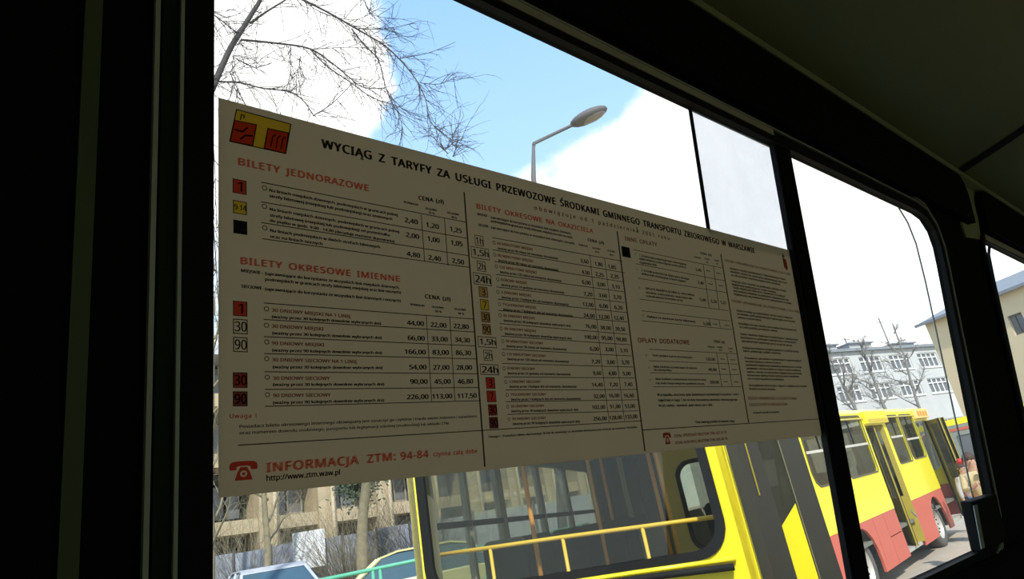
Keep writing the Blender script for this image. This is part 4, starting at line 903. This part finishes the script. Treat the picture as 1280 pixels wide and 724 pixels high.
# doors of the front section: olive leaves with dark glass, swung into the doorways
def leafs(s0, s1, ns):
    for (sa, ua), (sb, ub) in ns:
        dd = (PF(sb, ub, 0) - PF(sa, ua, 0)); 
        def PL(x, z, w, sa=sa, ua=ua, sb=sb, ub=ub): return PF(sa + (sb - sa) * x, ua + (ub - ua) * x, z) + (d1 * -(ub - ua) + n1 * (sb - sa)).normalized() * w
        l = MB().plate(rect(0, .42, 1, 2.86), [rect(.22, 1.35, .78, 2.74)], PL, 0, .03).build('door_leaf', olive, bus)
        MB().plate(rect(.2, 1.3, .8, 2.78), [], PL, .012, .016).build('door_glass', G_door, l)
        MB().plate(rect(0, .42, .10, 2.86), [], PL, -.012, 0).build('door_gasket', rubber, l)
        MB().plate(rect(.90, .42, 1.0, 2.86), [], PL, -.012, 0).build('door_gasket', rubber, l)
leafs(.03, 1.3, [((.05, .02), (.16, .42)), ((.62, -.02), (1.26, .32)), ((1.28, -.02), (1.12, .42))])
leafs(4.28, 5.48, [((4.32, .02), (4.55, .42)), ((5.44, .02), (5.0, -.40)), ((5.46, .02), (5.3, -.45))])
MB().box((.03, .05, .36), (1.3, .6, .42), PF).build('door_step', M('pale_step', (.45, .43, .38), .6), bus)
MB().box((4.28, .05, .36), (5.48, .6, .45), PF).build('door_step', MATS['pale_step'], bus)
MB().tube([PF(1.0, -.02, 1.05), PF(1.12, -.06, .92)], .018).build('door_handle', alu, bus)
for s in (-3.2, -2.3, -1.4, 2.0, 3.2):
    MB().plate(rrect(.25, 1.3, 1.05, 2.15, .08), [], lambda u, z, w: PF(w, u, z), s, s + .06).build('backrest', seatm, bus)
MB().ball(PF(3.45, 1.0, 2.28), (.11, .11, .14)).build('headrest', M('white_headrest', (.75, .75, .72), .7), bus)
def wheel(P, s, side=-1, u0=.10):
    def PWh(x, z, w): return P(s + x, u0 + w, .50 + z)
    t = MB(); n = 40
    profw = [(.30, .0), (.42, -.02), (.485, .01), (.50, .06), (.50, .22), (.48, .26), (.30, .26)]
    t.add([PWh(r * math.cos(2 * math.pi * i / n), r * math.sin(2 * math.pi * i / n), w) for i in range(n) for r, w in profw], [(i * 7 + j, i * 7 + j + 1, ((i + 1) % n) * 7 + j + 1, ((i + 1) % n) * 7 + j) for i in range(n) for j in range(6)])
    ty = t.build('tyre', tyre, bus, smooth=True)
    h = MB(); prh = [(.30, .0), (.27, .05), (.20, .09), (.12, .05), (.0, .02)]
    h.add([PWh(r * math.cos(2 * math.pi * i / n), r * math.sin(2 * math.pi * i / n), w) for i in range(n) for r, w in prh], [(i * 5 + j, i * 5 + j + 1, ((i + 1) % n) * 5 + j + 1, ((i + 1) % n) * 5 + j) for i in range(n) for j in range(4)])
    h.build('wheel_rim', steel, ty, smooth=True)
    b = MB()
    for i in range(10): a = 2 * math.pi * i / 10; b.ball(PWh(.17 * math.cos(a), .17 * math.sin(a), .05), .018, 6, 4)
    b.build('wheel_nuts', rubber, ty)
wheel(PF, -2.3); wheel(PF, 3.25); wheel(PR, 3.6)
for s in (-2.3, 3.25): MB().plate([(s + .64 * math.cos(math.radians(a)), .5 + .66 * math.sin(math.radians(a))) for a in range(180, -1, -15)] , [], FS(.45), 0, .02).build('wheel_housing', rubber, bus)
MB().box((S0, .5, .45), (S1, 2.0, .8), PF).build('chassis', rubber, bus)
MB().box((.3, .5, .45), (LR, 2.0, .8), PR).build('chassis', rubber, bus)

# ================================================================ STREET LAMP
lp = empty('street_lamp', (8.66, 8.31, 0)); tag(lp, 'grey street lamp with a single arm and oval lamp head against the sky', 'street lamp')
base = V((8.05, 9.05, .5))
MB().tube([base, V((8.45, 8.55, 5.0)), V((8.66, 8.31, 8.95)), V((8.76, 8.20, 9.77))], .09, .035, 12).build('pole', polem, lp, smooth=True)
MB().tube([V((8.76, 8.20, 9.72)), V((8.76, 8.20, 9.78)), V((9.36, 7.50, 9.995)), V((9.42, 7.44, 10.01))], .040, .034, 10).build('arm', polem, lp, smooth=True)
ax = (V((9.80, 6.95, 10.14)) - V((9.36, 7.50, 9.995))).normalized()
xx = ax; yy = V((0, 0, 1)).cross(xx).normalized(); zz = xx.cross(yy)
Rm = Matrix((xx, yy, zz)).transposed()
hc = V((9.60, 7.21, 10.10))
MB().ball(hc, (.44, .20, .13), 20, 12, Rm).build('lamp_head', polem, lp, smooth=True)
MB().ball(hc + ax * .05 - zz * .035, (.33, .16, .115), 18, 10, Rm).build('lamp_lens', lens, lp, smooth=True)

# ================================================================ TREES
def twigs(mb, p, d, length, r, depth, rng, droop=0.0, n=5):
    pts = [p.copy()]; q = p.copy(); dd = d.normalized()
    for i in range(4):
        dd = (dd + V((rng.uniform(-.22, .22), rng.uniform(-.22, .22), rng.uniform(-.22, .22) + droop))).normalized(); q = q + dd * length / 4; pts.append(q.copy())
        if depth > 0 and rng.random() < .75:
            s = (dd + V((rng.uniform(-.9, .9), rng.uniform(-.9, .9), rng.uniform(-.6, .9)))).normalized(); twigs(mb, q, s, length * rng.uniform(.45, .7), r * .6, depth - 1, rng, droop, n)
    mb.tube(pts, r, r * .4, 3, False)
def catmull(pts, k=4):
    pts = [V(p) for p in pts]; o = []
    for i in range(len(pts) - 1):
        p0, p1, p2, p3 = pts[max(0, i - 1)], pts[i], pts[i + 1], pts[min(len(pts) - 1, i + 2)]
        for j in range(k):
            t = j / k; o.append(.5 * ((2 * p1) + (p2 - p0) * t + (2 * p0 - 5 * p1 + 4 * p2 - p3) * t * t + (3 * p1 - p0 - 3 * p2 + p3) * t ** 3))
    return o + [pts[-1]]
tn = empty('bare_tree', (1.2, 9.9, .8)); tag(tn, 'bare grey tree with long drooping branches against the sky, nearest to the window', 'tree')
rng = random.Random(5)
p0 = V(TREE_NEAR[0][0][0])
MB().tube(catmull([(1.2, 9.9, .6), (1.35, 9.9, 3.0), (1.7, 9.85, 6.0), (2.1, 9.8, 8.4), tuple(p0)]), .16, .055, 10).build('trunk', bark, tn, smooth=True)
tw = MB()
for i, (pts, r0, r1) in enumerate(TREE_NEAR):
    cp = catmull(pts)
    # limbs spread in depth as well: push each away from the common distance by its own amount
    sp = .0 if i == 0 else ((i * 37) % 7 - 3) * .05
    cp = [c + (c - V((0, 0, 1.9))).normalized() * sp * (k / len(cp)) * 2 for k, c in enumerate(cp)]
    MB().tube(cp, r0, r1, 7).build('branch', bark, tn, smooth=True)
    for c, nx in zip(cp[::1], cp[1::1]):
        for _ in range(2):
            if rng.random() > .72: continue
            d = (nx - c).normalized(); s = (d * .8 + V((rng.uniform(-.8, .8), rng.uniform(-.8, .8), rng.uniform(-.9, .6)))).normalized(); twigs(tw, c, s, rng.uniform(.2, .75), .0068, 1, rng, -.03)
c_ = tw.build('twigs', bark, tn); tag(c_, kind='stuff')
def bare_tree(base, height, lean, spread, m, label, r=.12, seed=1, nlimb=9, depth=2, first=.25, tr=.008, limbs=None, group=None):
    rng = random.Random(seed); t = empty('bare_tree', base); tag(t, label, 'tree', group)
    b = V(base); top = b + V((lean[0], lean[1], height)); pts = [b.lerp(top, i / 5) + V((rng.uniform(-.12, .12), rng.uniform(-.12, .12), 0)) * (i > 0) for i in range(6)]
    MB().tube(catmull(pts), r, r * .25, 8).build('trunk', m, t, smooth=True); tw = MB(); lm = MB()
    for i in range(nlimb):
        f = first + (1 - first) * i / nlimb; p = b.lerp(top, f); a = rng.uniform(0, 6.28); d = V((math.cos(a), math.sin(a), rng.uniform(.4, 1.1))).normalized(); L_ = spread * (1.15 - f) * rng.uniform(.8, 1.2)
        q = [p]; dd = d
        for j in range(5): dd = (dd + V((rng.uniform(-.25, .25), rng.uniform(-.25, .25), rng.uniform(-.1, .3)))).normalized(); q.append(q[-1] + dd * L_ / 5)
        MB().tube(catmull(q, 3), r * .35, r * .06, 6).build('branch', m, t, smooth=True)
        for k in range(1, 6):
            for _ in range(2): twigs(tw, q[k], (dd + V((rng.uniform(-1, 1), rng.uniform(-1, 1), rng.uniform(-.5, 1)))).normalized(), L_ * rng.uniform(.3, .5), tr, depth, rng)
    c = tw.build('twigs', m, t); tag(c, kind='stuff'); return t
bare_tree((7.0, 14.4, 1.2), 7.5, (.55, -.3), 2.6, barklight, 'bare pale tree with a leaning trunk beside the parked car', .15, 3, 12, 2, .45, .007)
bare_tree((5.48, 16.1, 1.4), 6.5, (.25, .0), 2.2, barklight, 'slim pale bare tree in front of the concrete block', .09, 4, 10, 2, .2, .007)
bare_tree((4.35, 16.4, 1.4), 9, (.1, .0), 2.0, barklight, 'bare tree at the left edge of the window', .10, 6, 12, 2, .15, .007)
bare_tree((39.05, 15.5, .8), 8.6, (-.3, .9), 2.8, barkblue, 'forked bare tree behind the bus roof, left of the two before the grey school block', .16, 11, 9, 2, .5, .018)
bare_tree((39.6, 14.6, .8), 8.6, (.1, .2), 2.6, barkblue, 'bare tree behind the bus roof, right of the two before the grey school block', .16, 12, 9, 2, .5, .018)
bare_tree((31.0, 10.5, .6), 7.4, (.2, -.4), 2.0, barkblue, 'bare tree by the corner of the tan building', .10, 13, 8, 2, .5, .015)
# brushwood and evergreen shrub by the block
def shrub(base, rad, h, m, label, seed, n=60, tr=.006, name='shrub'):
    rng = random.Random(seed); mb = MB()
    for i in range(n):
        a = rng.uniform(0, 6.28); p = V(base) + V((math.cos(a), math.sin(a), 0)) * rad * rng.random() * .4
        twigs(mb, p, V((math.cos(a) * .6, math.sin(a) * .6, 1)), h * rng.uniform(.6, 1), tr, 1, rng)
    o = mb.build(name, m); tag(o, label, 'shrub'); return o
shrub((6.0, 19.0, 1.4), 1.2, 2.6, barklight, 'tangle of dry leafless brushwood at lower left', 21, 150)
shrub((3.6, 17.9, 1.4), .9, 2.2, barklight, 'dry twiggy bush at the far left edge of the window', 23, 60)
shrub((8.0, 17.0, 1.3), 1.2, 2.4, barklight, 'thicket of bare stems between the two pale trees', 24, 170)
shrub((9.6, 16.0, 1.3), .9, 2.5, bark, 'dark bare bush beside the rear corner of the near bus', 25, 90)
shrub((8.6, 16.4, 1.3), .8, 1.6, barklight, 'low dry bush before the grey panel fence', 22, 40)
lf = MB(); rng = random.Random(31)
for i in range(1500):
    p = V((11.05, 22.5, 5.0)) + V((rng.gauss(0, .45), rng.gauss(0, .4), rng.gauss(0, .45))); a = V((rng.uniform(-1, 1), rng.uniform(-1, 1), rng.uniform(-1, 1))).normalized() * .10; b = a.orthogonal().normalized() * .05
    lf.add([p - a, p + b, p + a, p - b], [(0, 1, 2, 3)])
ev = empty('evergreen_shrub', (10.6, 22.5, 1.4)); tag(ev, 'dark green evergreen shrub before the concrete block', 'shrub')
MB().tube([(11.05, 22.5, 1.2), (11.05, 22.5, 5.0)], .08, .04).build('stem', bark, ev); c_ = lf.build('foliage', M('evergreen_leaf', (.05, .08, .035), .7, var=.4), ev, fixn=False); tag(c_, kind='stuff')

# ================================================================ BUILDINGS
def block(name, label, origin, dirv, width, depth, base, top, wallm, floors, bay, win, cat='building', roof_over=.3, start=0.0, lights=3, frame=winwhite, framet=.08, glassm=None):
    """origin: a bottom corner of the facade that faces the bus; floors: list of window bottoms; win=(w,h)"""
    o = V(origin); d = V((dirv[0], dirv[1], 0)).normalized(); n = V((-d.y, d.x, 0)); B = empty(name, tuple(o + d * width / 2 + V((0, 0, base)))); tag(B, label, cat)
    P = lambda u, z, w: o + d * u + n * w + V((0, 0, z))
    holes = []
    for zb in floors:
        u = start
        while u + win[0] < width - .3: holes.append((u, zb)); u += bay
    MB().plate(rect(0, base, width, top), [rect(u, z, u + win[0], z + win[1]) for u, z in holes], P, 0, .3).build('facade', wallm, B)
    MB().box((0, .3, base), (width, depth, top - .02), lambda u, w, z: P(u, z, w)).build('body', darkvoid if False else wallm, B)
    MB().box((-roof_over, -roof_over, top), (width + roof_over, depth + roof_over, top + .22), lambda u, w, z: P(u, z, w)).build('roof_slab', roofm if wallm is not concrete else concrete, B)
    for u, z in holes:
        f = MB().plate(rect(u, z, u + win[0], z + win[1]), [rect(u + framet + k * (win[0] - framet) / lights, z + framet if q == 0 else z + win[1] * .68 + framet * .5, u + (k + 1) * (win[0] - framet) / lights, z + win[1] * .68 - framet * .5 if q == 0 else z + win[1] - framet) for k in range(lights) for q in (0, 1)], P, .08, .16).build('window', frame, B)
        MB().box((u, .17, z), (u + win[0], .19, z + win[1]), lambda a, w, b: P(a, b, w)).build('pane', glassm or winglass, f)
        MB().box((u - .1, -.08, z - .1), (u + win[0] + .1, .08, z), lambda a, w, b: P(a, b, w)).build('window_sill', winwhite, f)
    return B, P
# grey three-storey school-like block at right
B1, P1 = block('grey_block', 'pale grey flat-roofed block with rows of white windows behind the bus', (56.65 - .96196 * 14, 19.78 + .2732 * 14, 0), (.96196, -.2732), 27, 10, 1.0, 11.2, stone, [2.6, 5.0 - 1.0 + .1 - .2, 7.3, 9.5], 3.55, (2.55, 1.25), start=.4, lights=4)
for nm, u0, u1, h in (('roof_house', 7.6, 10.6, .75), ('roof_house', 12.1, 14.8, .8), ('roof_house', 17.4, 20.2, .55)):
    r_ = MB().box((u0, 1.2, 11.4), (u1, 4, 11.4 + h), lambda u, w, z: P1(u, z, w)).build(nm, M('roof_house_render', (.42, .42, .42), .85), B1); MB().box((u0 - .15, 1.0, 11.4 + h), (u1 + .15, 4.2, 11.5 + h), lambda u, w, z: P1(u, z, w)).build('roof_cap', roofm, r_)
for u, h in ((8.2, 2.6), (13.0, 1.1), (14.0, .9), (18.2, 2.8)):
    MB().tube([P1(u, 11.9, 2.0), P1(u - .05, 11.9 + h, 2.0)], .05).build('aerial_mast', polem, B1)
    MB().tube([P1(u - .5, 11.9 + h * .85, 2.0), P1(u + .5, 11.9 + h * .85, 2.0)], .03).build('aerial_arm', polem, B1)
MB().tube([P1(8.2, 14.4, 2.0), P1(10.4, 11.9, 2.0)], .025).build('guy_wire', polem, B1)
# tan building with grey hipped roof
B2 = empty('tan_house', (41, 2, .8)); tag(B2, 'tan rendered building with a grey hipped roof seen at far right', 'building')
o2 = V((43.35, 8.60, 0)); dt = V((.3218, .9468, 0)).normalized(); nt2 = V((dt.y, -dt.x, 0))
P2 = lambda u, z, w: o2 + dt * u + nt2 * w + V((0, 0, z))
U0, U1, DW = -17, 4.3, 9
MB().plate(rect(U0, .5, U1, 10.0), [rect(u, 7.6, u + .75, 8.7) for u in (-1.0, -3.6, -6.2, -8.8)] + [rect(u, 4.4, u + .9, 5.9) for u in (-3.6, -6.2, -8.8)], P2, 0, .25).build('facade', tan, B2)
MB().box((U0, .25, .5), (U1, DW, 10.0), lambda u, w, z: P2(u, z, w)).build('body', tan, B2)
for u, z, h in [(u, 7.6, 1.1) for u in (-1.0, -3.6, -6.2, -8.8)] + [(u, 4.4, 1.5) for u in (-3.6, -6.2, -8.8)]:
    f = MB().plate(rect(u, z, u + .9, z + h), [rect(u + .06, z + .06, u + .42, z + h - .06), rect(u + .48, z + .06, u + .84, z + h - .06)], P2, .1, .16).build('window', M('dark_window_frame', (.12, .10, .08), .5), B2)
    MB().box((u, .17, z), (u + .9, .19, z + h), lambda a, w, b: P2(a, b, w)).build('pane', winglass, f)
e_ = .35; hh = 11.25
vs = [P2(U0 - e_, 10, -e_), P2(U1 + e_, 10, -e_), P2(U1 + e_, 10, DW + e_), P2(U0 - e_, 10, DW + e_), P2(U0 + 2.6, hh, 2.4), P2(U1 - 2.4, hh, 2.4), P2(U1 - 2.4, hh, DW - 2.4), P2(U0 + 2.6, hh, DW - 2.4)]
MB().add(vs, [(0, 1, 5, 4), (1, 2, 6, 5), (2, 3, 7, 6), (3, 0, 4, 7), (4, 5, 6, 7), (0, 3, 2, 1)]).build('roof', roofm, B2)
MB().box((U0 - .4, -.42, 9.86), (U1 + .4, -.30, 10.02), lambda u, w, z: P2(u, z, w)).build('gutter', roofm, B2)
# beige concrete block at left behind the brushwood
B3 = empty('concrete_block', (11, 31, 1.5)); tag(B3, 'beige concrete block with deep balconies, pillars and cream downpipes at left', 'building')
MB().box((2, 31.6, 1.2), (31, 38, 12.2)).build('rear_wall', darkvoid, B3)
MB().box((2, 29.9, 12.0), (31, 38.2, 12.5)).build('roof_slab', M('bluish_roof_edge', (.42, .45, .50), .8), B3)
for z0, z1 in ((1.2, 1.8), (4.05, 4.62), (6.9, 7.5), (9.6, 10.2)): MB().box((2, 30.05, z0), (31, 31.6, z1)).build('floor_slab', concrete, B3)
for x in (4.4, 7.2, 9.95, 12.65, 15.65, 18.4, 21.2, 24.0, 26.8, 29.6):
    pl_ = MB().box((x, 29.9, 1.2), (x + .85, 31.6, 12.0)).build('pillar', concrete, B3)
    MB().tube([(x + .66, 29.80, 1.2), (x + .66, 29.80, 12.0)], .10).build('downpipe', cream, pl_, smooth=True)
for x in (5.3, 8.1, 10.9, 13.6, 16.6, 19.4, 22.2, 25.0, 27.8):
    for z in (1.95, 4.75, 7.6, 10.3):
        f = MB().plate(rect(x + .15, z, x + 1.6, z + 1.6), [rect(x + .23, z + .08, x + .84, z + 1.52), rect(x + .92, z + .08, x + 1.52, z + 1.52)], lambda u, v, w: V((u, w, v)), 31.45, 31.55).build('window', M('grey_window_frame', (.25, .24, .19), .6) if (x * 7 + z) % 3 < 1 else darkframe, B3)
        MB().box((x + .15, 31.56, z), (x + 1.6, 31.59, z + 1.6)).build('pane', winglass, f)
# pale block beyond the bus (seen through its windows)
block('pale_block', 'pale rendered block seen through the rear window of the bus', (17, 50, 0), (.93, -.36), 24, 6, 0, 12.5, M('pale_render', (.62, .58, .50), .85), [1.4, 4.2], 3.0, (1.5, 1.5), start=.8, lights=2)

# ================================================================ FENCE, RAILING, CARS, PEOPLE
fn = empty('panel_fence', (9, 17.7, 1.2)); tag(fn, 'blue grey panel fence standing before the concrete block', 'fence')
fa, fb = V((4.0, 20.0, 0)), V((15.0, 14.85, 0)); fd = (fb - fa).normalized(); k = 0
for i in range(13):
    p = fa + fd * (i * .94); q = p + fd * .90; nn = V((-fd.y, fd.x, 0)) * (.03 if i % 2 else .06); z0 = 1.55; z1 = 2.83 - .02 * (i % 3)
    MB().add([p, q, q + nn, p + nn] + [v + V((0, 0, z1 - z0)) for v in (p, q, q + nn, p + nn)], [(0, 3, 2, 1), (4, 5, 6, 7), (0, 1, 5, 4), (1, 2, 6, 5), (2, 3, 7, 6), (3, 0, 4, 7)]).build('panel', bluefence, fn).location.z = z0
    MB().tube([p + V((0, 0, .9)), p + V((0, 0, 2.88))], .035).build('post', polem, fn)
wbx = MB().box((-.42, -.03, 0), (.42, .03, .95), lambda x, y, z: V((7.35, 18.15, 2.1)) + fd * x + V((-fd.y, fd.x, 0)) * y + V((0, 0, z))).build('white_board', whiteb); tag(wbx, 'white board leaning against the grey panel fence', 'board')
ra = empty('green_railing', (5.3, 9.6, .7)); tag(ra, 'green painted tubular railing along the verge', 'railing')
r0, r1 = V((3.4, 10.58, 1.79)), V((8.6, 8.65, 1.93)); rd = (r1 - r0)
MB().tube([r0, r1], .030).build('top_rail', greenrail, ra, smooth=True); MB().tube([r0 - V((0, 0, .5)), r1 - V((0, 0, .5))], .022).build('lower_rail', greenrail, ra, smooth=True)
for t in (0, .15, .315, .335, .5, .65, .82, 1): p = r0 + rd * t; MB().tube([p, V((p.x, p.y, .2))], .026).build('post', greenrail, ra, smooth=True)
def car(label, pos, ang, paint, ground, scale=1.0):
    c = empty('parked_car', (pos[0], pos[1], ground)); tag(c, label, 'car', 'parked cars')
    ca_, sa_ = math.cos(ang), math.sin(ang)
    def PC(x, y, z): return V((pos[0] + (x * ca_ - y * sa_) * scale, pos[1] + (x * sa_ + y * ca_) * scale, ground + z * scale))
    body = [(-2.0, .35), (-2.02, .75), (-1.85, .98), (-1.2, 1.0), (.95, .95), (1.8, .80), (2.0, .62), (2.02, .32)]
    MB().plate(body, [], lambda x, z, w: PC(x, w, z), -.82, .82).build('body', paint, c, bevel=.06)
    sidep = [(-1.80, .96), (-1.25, 1.38), (-.9, 1.45), (.1, 1.44), (.45, 1.36), (1.05, .95)]
    mb = MB(); k = len(sidep); mb.add([PC(x, -.80 + (z - .95) * .35, z) for x, z in sidep] + [PC(x, .80 - (z - .95) * .35, z) for x, z in sidep], [tuple(range(k)), tuple(range(k, 2 * k))] + [(i, i + 1, k + i + 1, k + i) for i in range(k - 1)])
    mb.build('cabin_glass', carglass, c)
    rp = [(-1.25, 1.385), (-.9, 1.455), (.1, 1.445), (.45, 1.37)]
    mb = MB(); mb.add([PC(x, -.66, z + dz) for dz in (0, .035) for x, z in rp] + [PC(x, .66, z + dz) for dz in (0, .035) for x, z in rp], [(0, 1, 2, 3, 7, 6, 5, 4), (8, 9, 10, 11, 15, 14, 13, 12)] + [(i, i + 1, 9 + i, 8 + i) for i in range(3)] + [(4 + i, 5 + i, 13 + i, 12 + i) for i in range(3)] + [(0, 4, 12, 8), (3, 7, 15, 11)])
    mb.build('roof', paint, c)
    for sd in (-1, 1):
        for a, b in (((-1.80, .96), (-1.25, 1.40)), ((.45, 1.38), (1.05, .95)), ((-.35, .96), (-.38, 1.44))):
            yy_ = lambda z: sd * (.815 - (z - .95) * .35)
            MB().tube([PC(a[0], yy_(a[1]), a[1]), PC(b[0], yy_(b[1]), b[1])], .035 * scale, n=6).build('window_pillar', paint, c)
        for x in (-1.3, 1.25): MB().tube([PC(x, sd * .62, .32), PC(x, sd * .84, .32)], .31 * scale, n=20).build('wheel', tyre, c)
        MB().ball(PC(2.0, sd * .6, .68), .09 * scale).build('headlamp', steel, c)
car('pale yellow green hatchback parked behind the green railing', (6.75, 12.1), math.radians(155), carpaint, .60)
car('silver blue car with dark glass at the lower left of the window', (5.45, 15.75), math.radians(262), carpaint2, .78)

def person(label, pos, face, jac, leg, hairm, height, pose, extra=None):
    p = empty('person', pos); tag(p, label, 'person'); s = height / 1.75; ca_, sa_ = math.cos(face), math.sin(face)
    def T(x, y, z): return (pos[0] + (x * ca_ - y * sa_) * s, pos[1] + (x * sa_ + y * ca_) * s, pos[2] + z * s)
    def skinned(name, verts, edges, radii, m, root=0, parent=p):
        me = bpy.data.meshes.new(name); me.from_pydata([T(*v) for v in verts], edges, []); me.materials.append(m)
        o = bpy.data.objects.new(name, me); COL.objects.link(o); o.parent = parent; o.matrix_parent_inverse = p.matrix_basis.inverted() if parent is p else parent.matrix_world.inverted()
        sk = o.modifiers.new('skin', 'SKIN'); sk.use_smooth_shade = True
        for i, r in enumerate(radii): me.skin_vertices[0].data[i].radius = (r * s, r * s)
        me.skin_vertices[0].data[root].use_root = True
        o.modifiers.new('sub', 'SUBSURF').render_levels = 1; return o
    lh, rh = pose
    vb = [(0, 0, .95), (0, 0, 1.15), (0, 0, 1.38), (0.01, 0, 1.50), (.03, 0, 1.60), (.02, 0, 1.70), (0, .09, .90), (.02, .10, .50), (-.01, .11, .08), (.13, .11, .04), (0, -.09, .90), (.03, -.10, .50), (-.01, -.11, .08), (.13, -.11, .04), (0, .19, 1.40), (0, -.19, 1.40)] + list(lh) + list(rh)
    ed = [(0, 1), (1, 2), (2, 3), (3, 4), (4, 5), (0, 6), (6, 7), (7, 8), (8, 9), (0, 10), (10, 11), (11, 12), (12, 13), (2, 14), (2, 15), (14, 16), (16, 17), (17, 18), (15, 19), (19, 20), (20, 21)]
    rd_ = [.14, .125, .135, .055, .095, .085, .09, .06, .045, .035, .09, .06, .045, .035, .06, .06, .045, .035, .03, .045, .035, .03]
    skinned('body', vb, ed, rd_, skin)
    skinned('jacket', [vb[0], vb[1], vb[2], (0, 0, 1.46), vb[14], vb[15], vb[16], vb[17], vb[19], vb[20]], [(0, 1), (1, 2), (2, 3), (2, 4), (4, 6), (6, 7), (2, 5), (5, 8), (8, 9)], [.165, .15, .165, .075, .075, .075, .058, .048, .058, .048], jac)
    skinned('trousers', [(0, 0, .96), vb[6], vb[7], vb[8], vb[10], vb[11], vb[12]], [(0, 1), (1, 2), (2, 3), (0, 4), (4, 5), (5, 6)], [.16, .11, .075, .06, .11, .075, .06], leg)
    h = V(T(-.015, 0, 1.685)); MB().ball(h, (.115 * s, .105 * s, .12 * s), 14, 9).build('hair', hairm, p, smooth=True)
    fmb = MB(); fmb.ball(T(.125, 0, 1.635), .014 * s, 6, 4); fmb.ball(T(.02, .088, 1.64), .018 * s, 6, 4); fmb.ball(T(.02, -.088, 1.64), .018 * s, 6, 4); fmb.build('nose_and_ears', skin, p)
    em = MB(); em.ball(T(.108, .035, 1.665), .012 * s, 6, 4); em.ball(T(.108, -.035, 1.665), .012 * s, 6, 4); em.build('eyes', rubber, p)
    for hand in (lh[2], rh[2]):
        c = V(hand)
        for k in range(4): skinned('finger', [tuple(c), (c.x + .02, c.y + (k - 1.5) * .02, c.z - .05), (c.x + .035, c.y + (k - 1.5) * .02, c.z - .085 - .008 * (k in (1, 2)))], [(0, 1), (1, 2)], [.012, .009, .008], skin)
        skinned('thumb', [tuple(c), (c.x + .04, c.y + .02, c.z - .03), (c.x + .055, c.y + .02, c.z - .05)], [(0, 1), (1, 2)], [.013, .010, .009], skin)
    sh = MB(); 
    for sd in (-1, 1): sh.ball(T(.06, sd * .11, .04), (.14 * s, .05 * s, .05 * s), 12, 6, Matrix.Rotation(face, 3, 'Z'))
    sh.build('shoes', rubber, p, smooth=True)
    if extra: extra(T, p)
    return p
def scarf(T, p): MB().ball(T(-.06, -.14, 1.66), (.07, .07, .06), 12, 8).build('red_hood', redcap, p, smooth=True)
person('person in tan jacket and blue jeans raising a hand beside the bus front', (14.37, 4.27, gz(14.4, 4) + .12), math.radians(200), jacket, jeans, hair, 1.80, (((.10, .24, 1.18), (.22, .16, 1.32), (.20, .06, 1.52)), ((.10, -.25, 1.16), (.25, -.12, 1.20), (.30, -.02, 1.28))), scarf)
person('person in a grey jacket standing near the open front door of the bus', (17.9, 5.55, gz(17.9, 4)), math.radians(230), gjacket, jeans, hair, 1.68, (((.02, .26, 1.15), (.04, .27, .95), (.06, .26, .86)), ((.02, -.26, 1.15), (.04, -.27, .95), (.06, -.26, .86))))

# distant bus crossing behind
b3 = empty('distant_bus', (32.9, 9, .55)); tag(b3, 'distant bus with yellow roof band and red line beyond the bus front', 'bus')
P3 = lambda y, z, w: V((32.5 + w, y, z))
bz = .55
MB().plate(rect(5.6, bz + .3, 14.2, bz + 2.75), [rrect(5.9 + i * 1.35, bz + 1.25, 7.1 + i * 1.35, bz + 2.3, .08) for i in range(6)], P3, 0, .08).build('side_panel', M('dull_grey_green_side', (.24, .26, .22), .6), b3)
MB().plate(rect(5.6, bz + 2.75, 14.2, bz + 3.0), [], P3, -.01, .08).build('roof_band', yel, b3)
MB().box((5.6, bz + 2.50, -.02), (14.2, bz + 2.60, .0), P3).build('red_line', redp, b3)
MB().plate(rect(5.6, bz + .95, 14.2, bz + 1.12), [], P3, -.02, 0).build('pale_band', M('pale_band_paint', (.6, .6, .55), .5), b3)
for i in range(6): MB().plate(rrect(5.9 + i * 1.35, bz + 1.25, 7.1 + i * 1.35, bz + 2.3, .08), [], P3, .03, .05).build('side_window', winglass, b3)
MB().box((5.6, bz + .35, .1), (14.2, bz + 2.98, 2.4), P3).build('body', seatm, b3)
for y in (7.6, 12.3): MB().tube([P3(y, bz + .45, .02), P3(y, bz + .45, .3)], .46, n=24).build('wheel', tyre, b3)
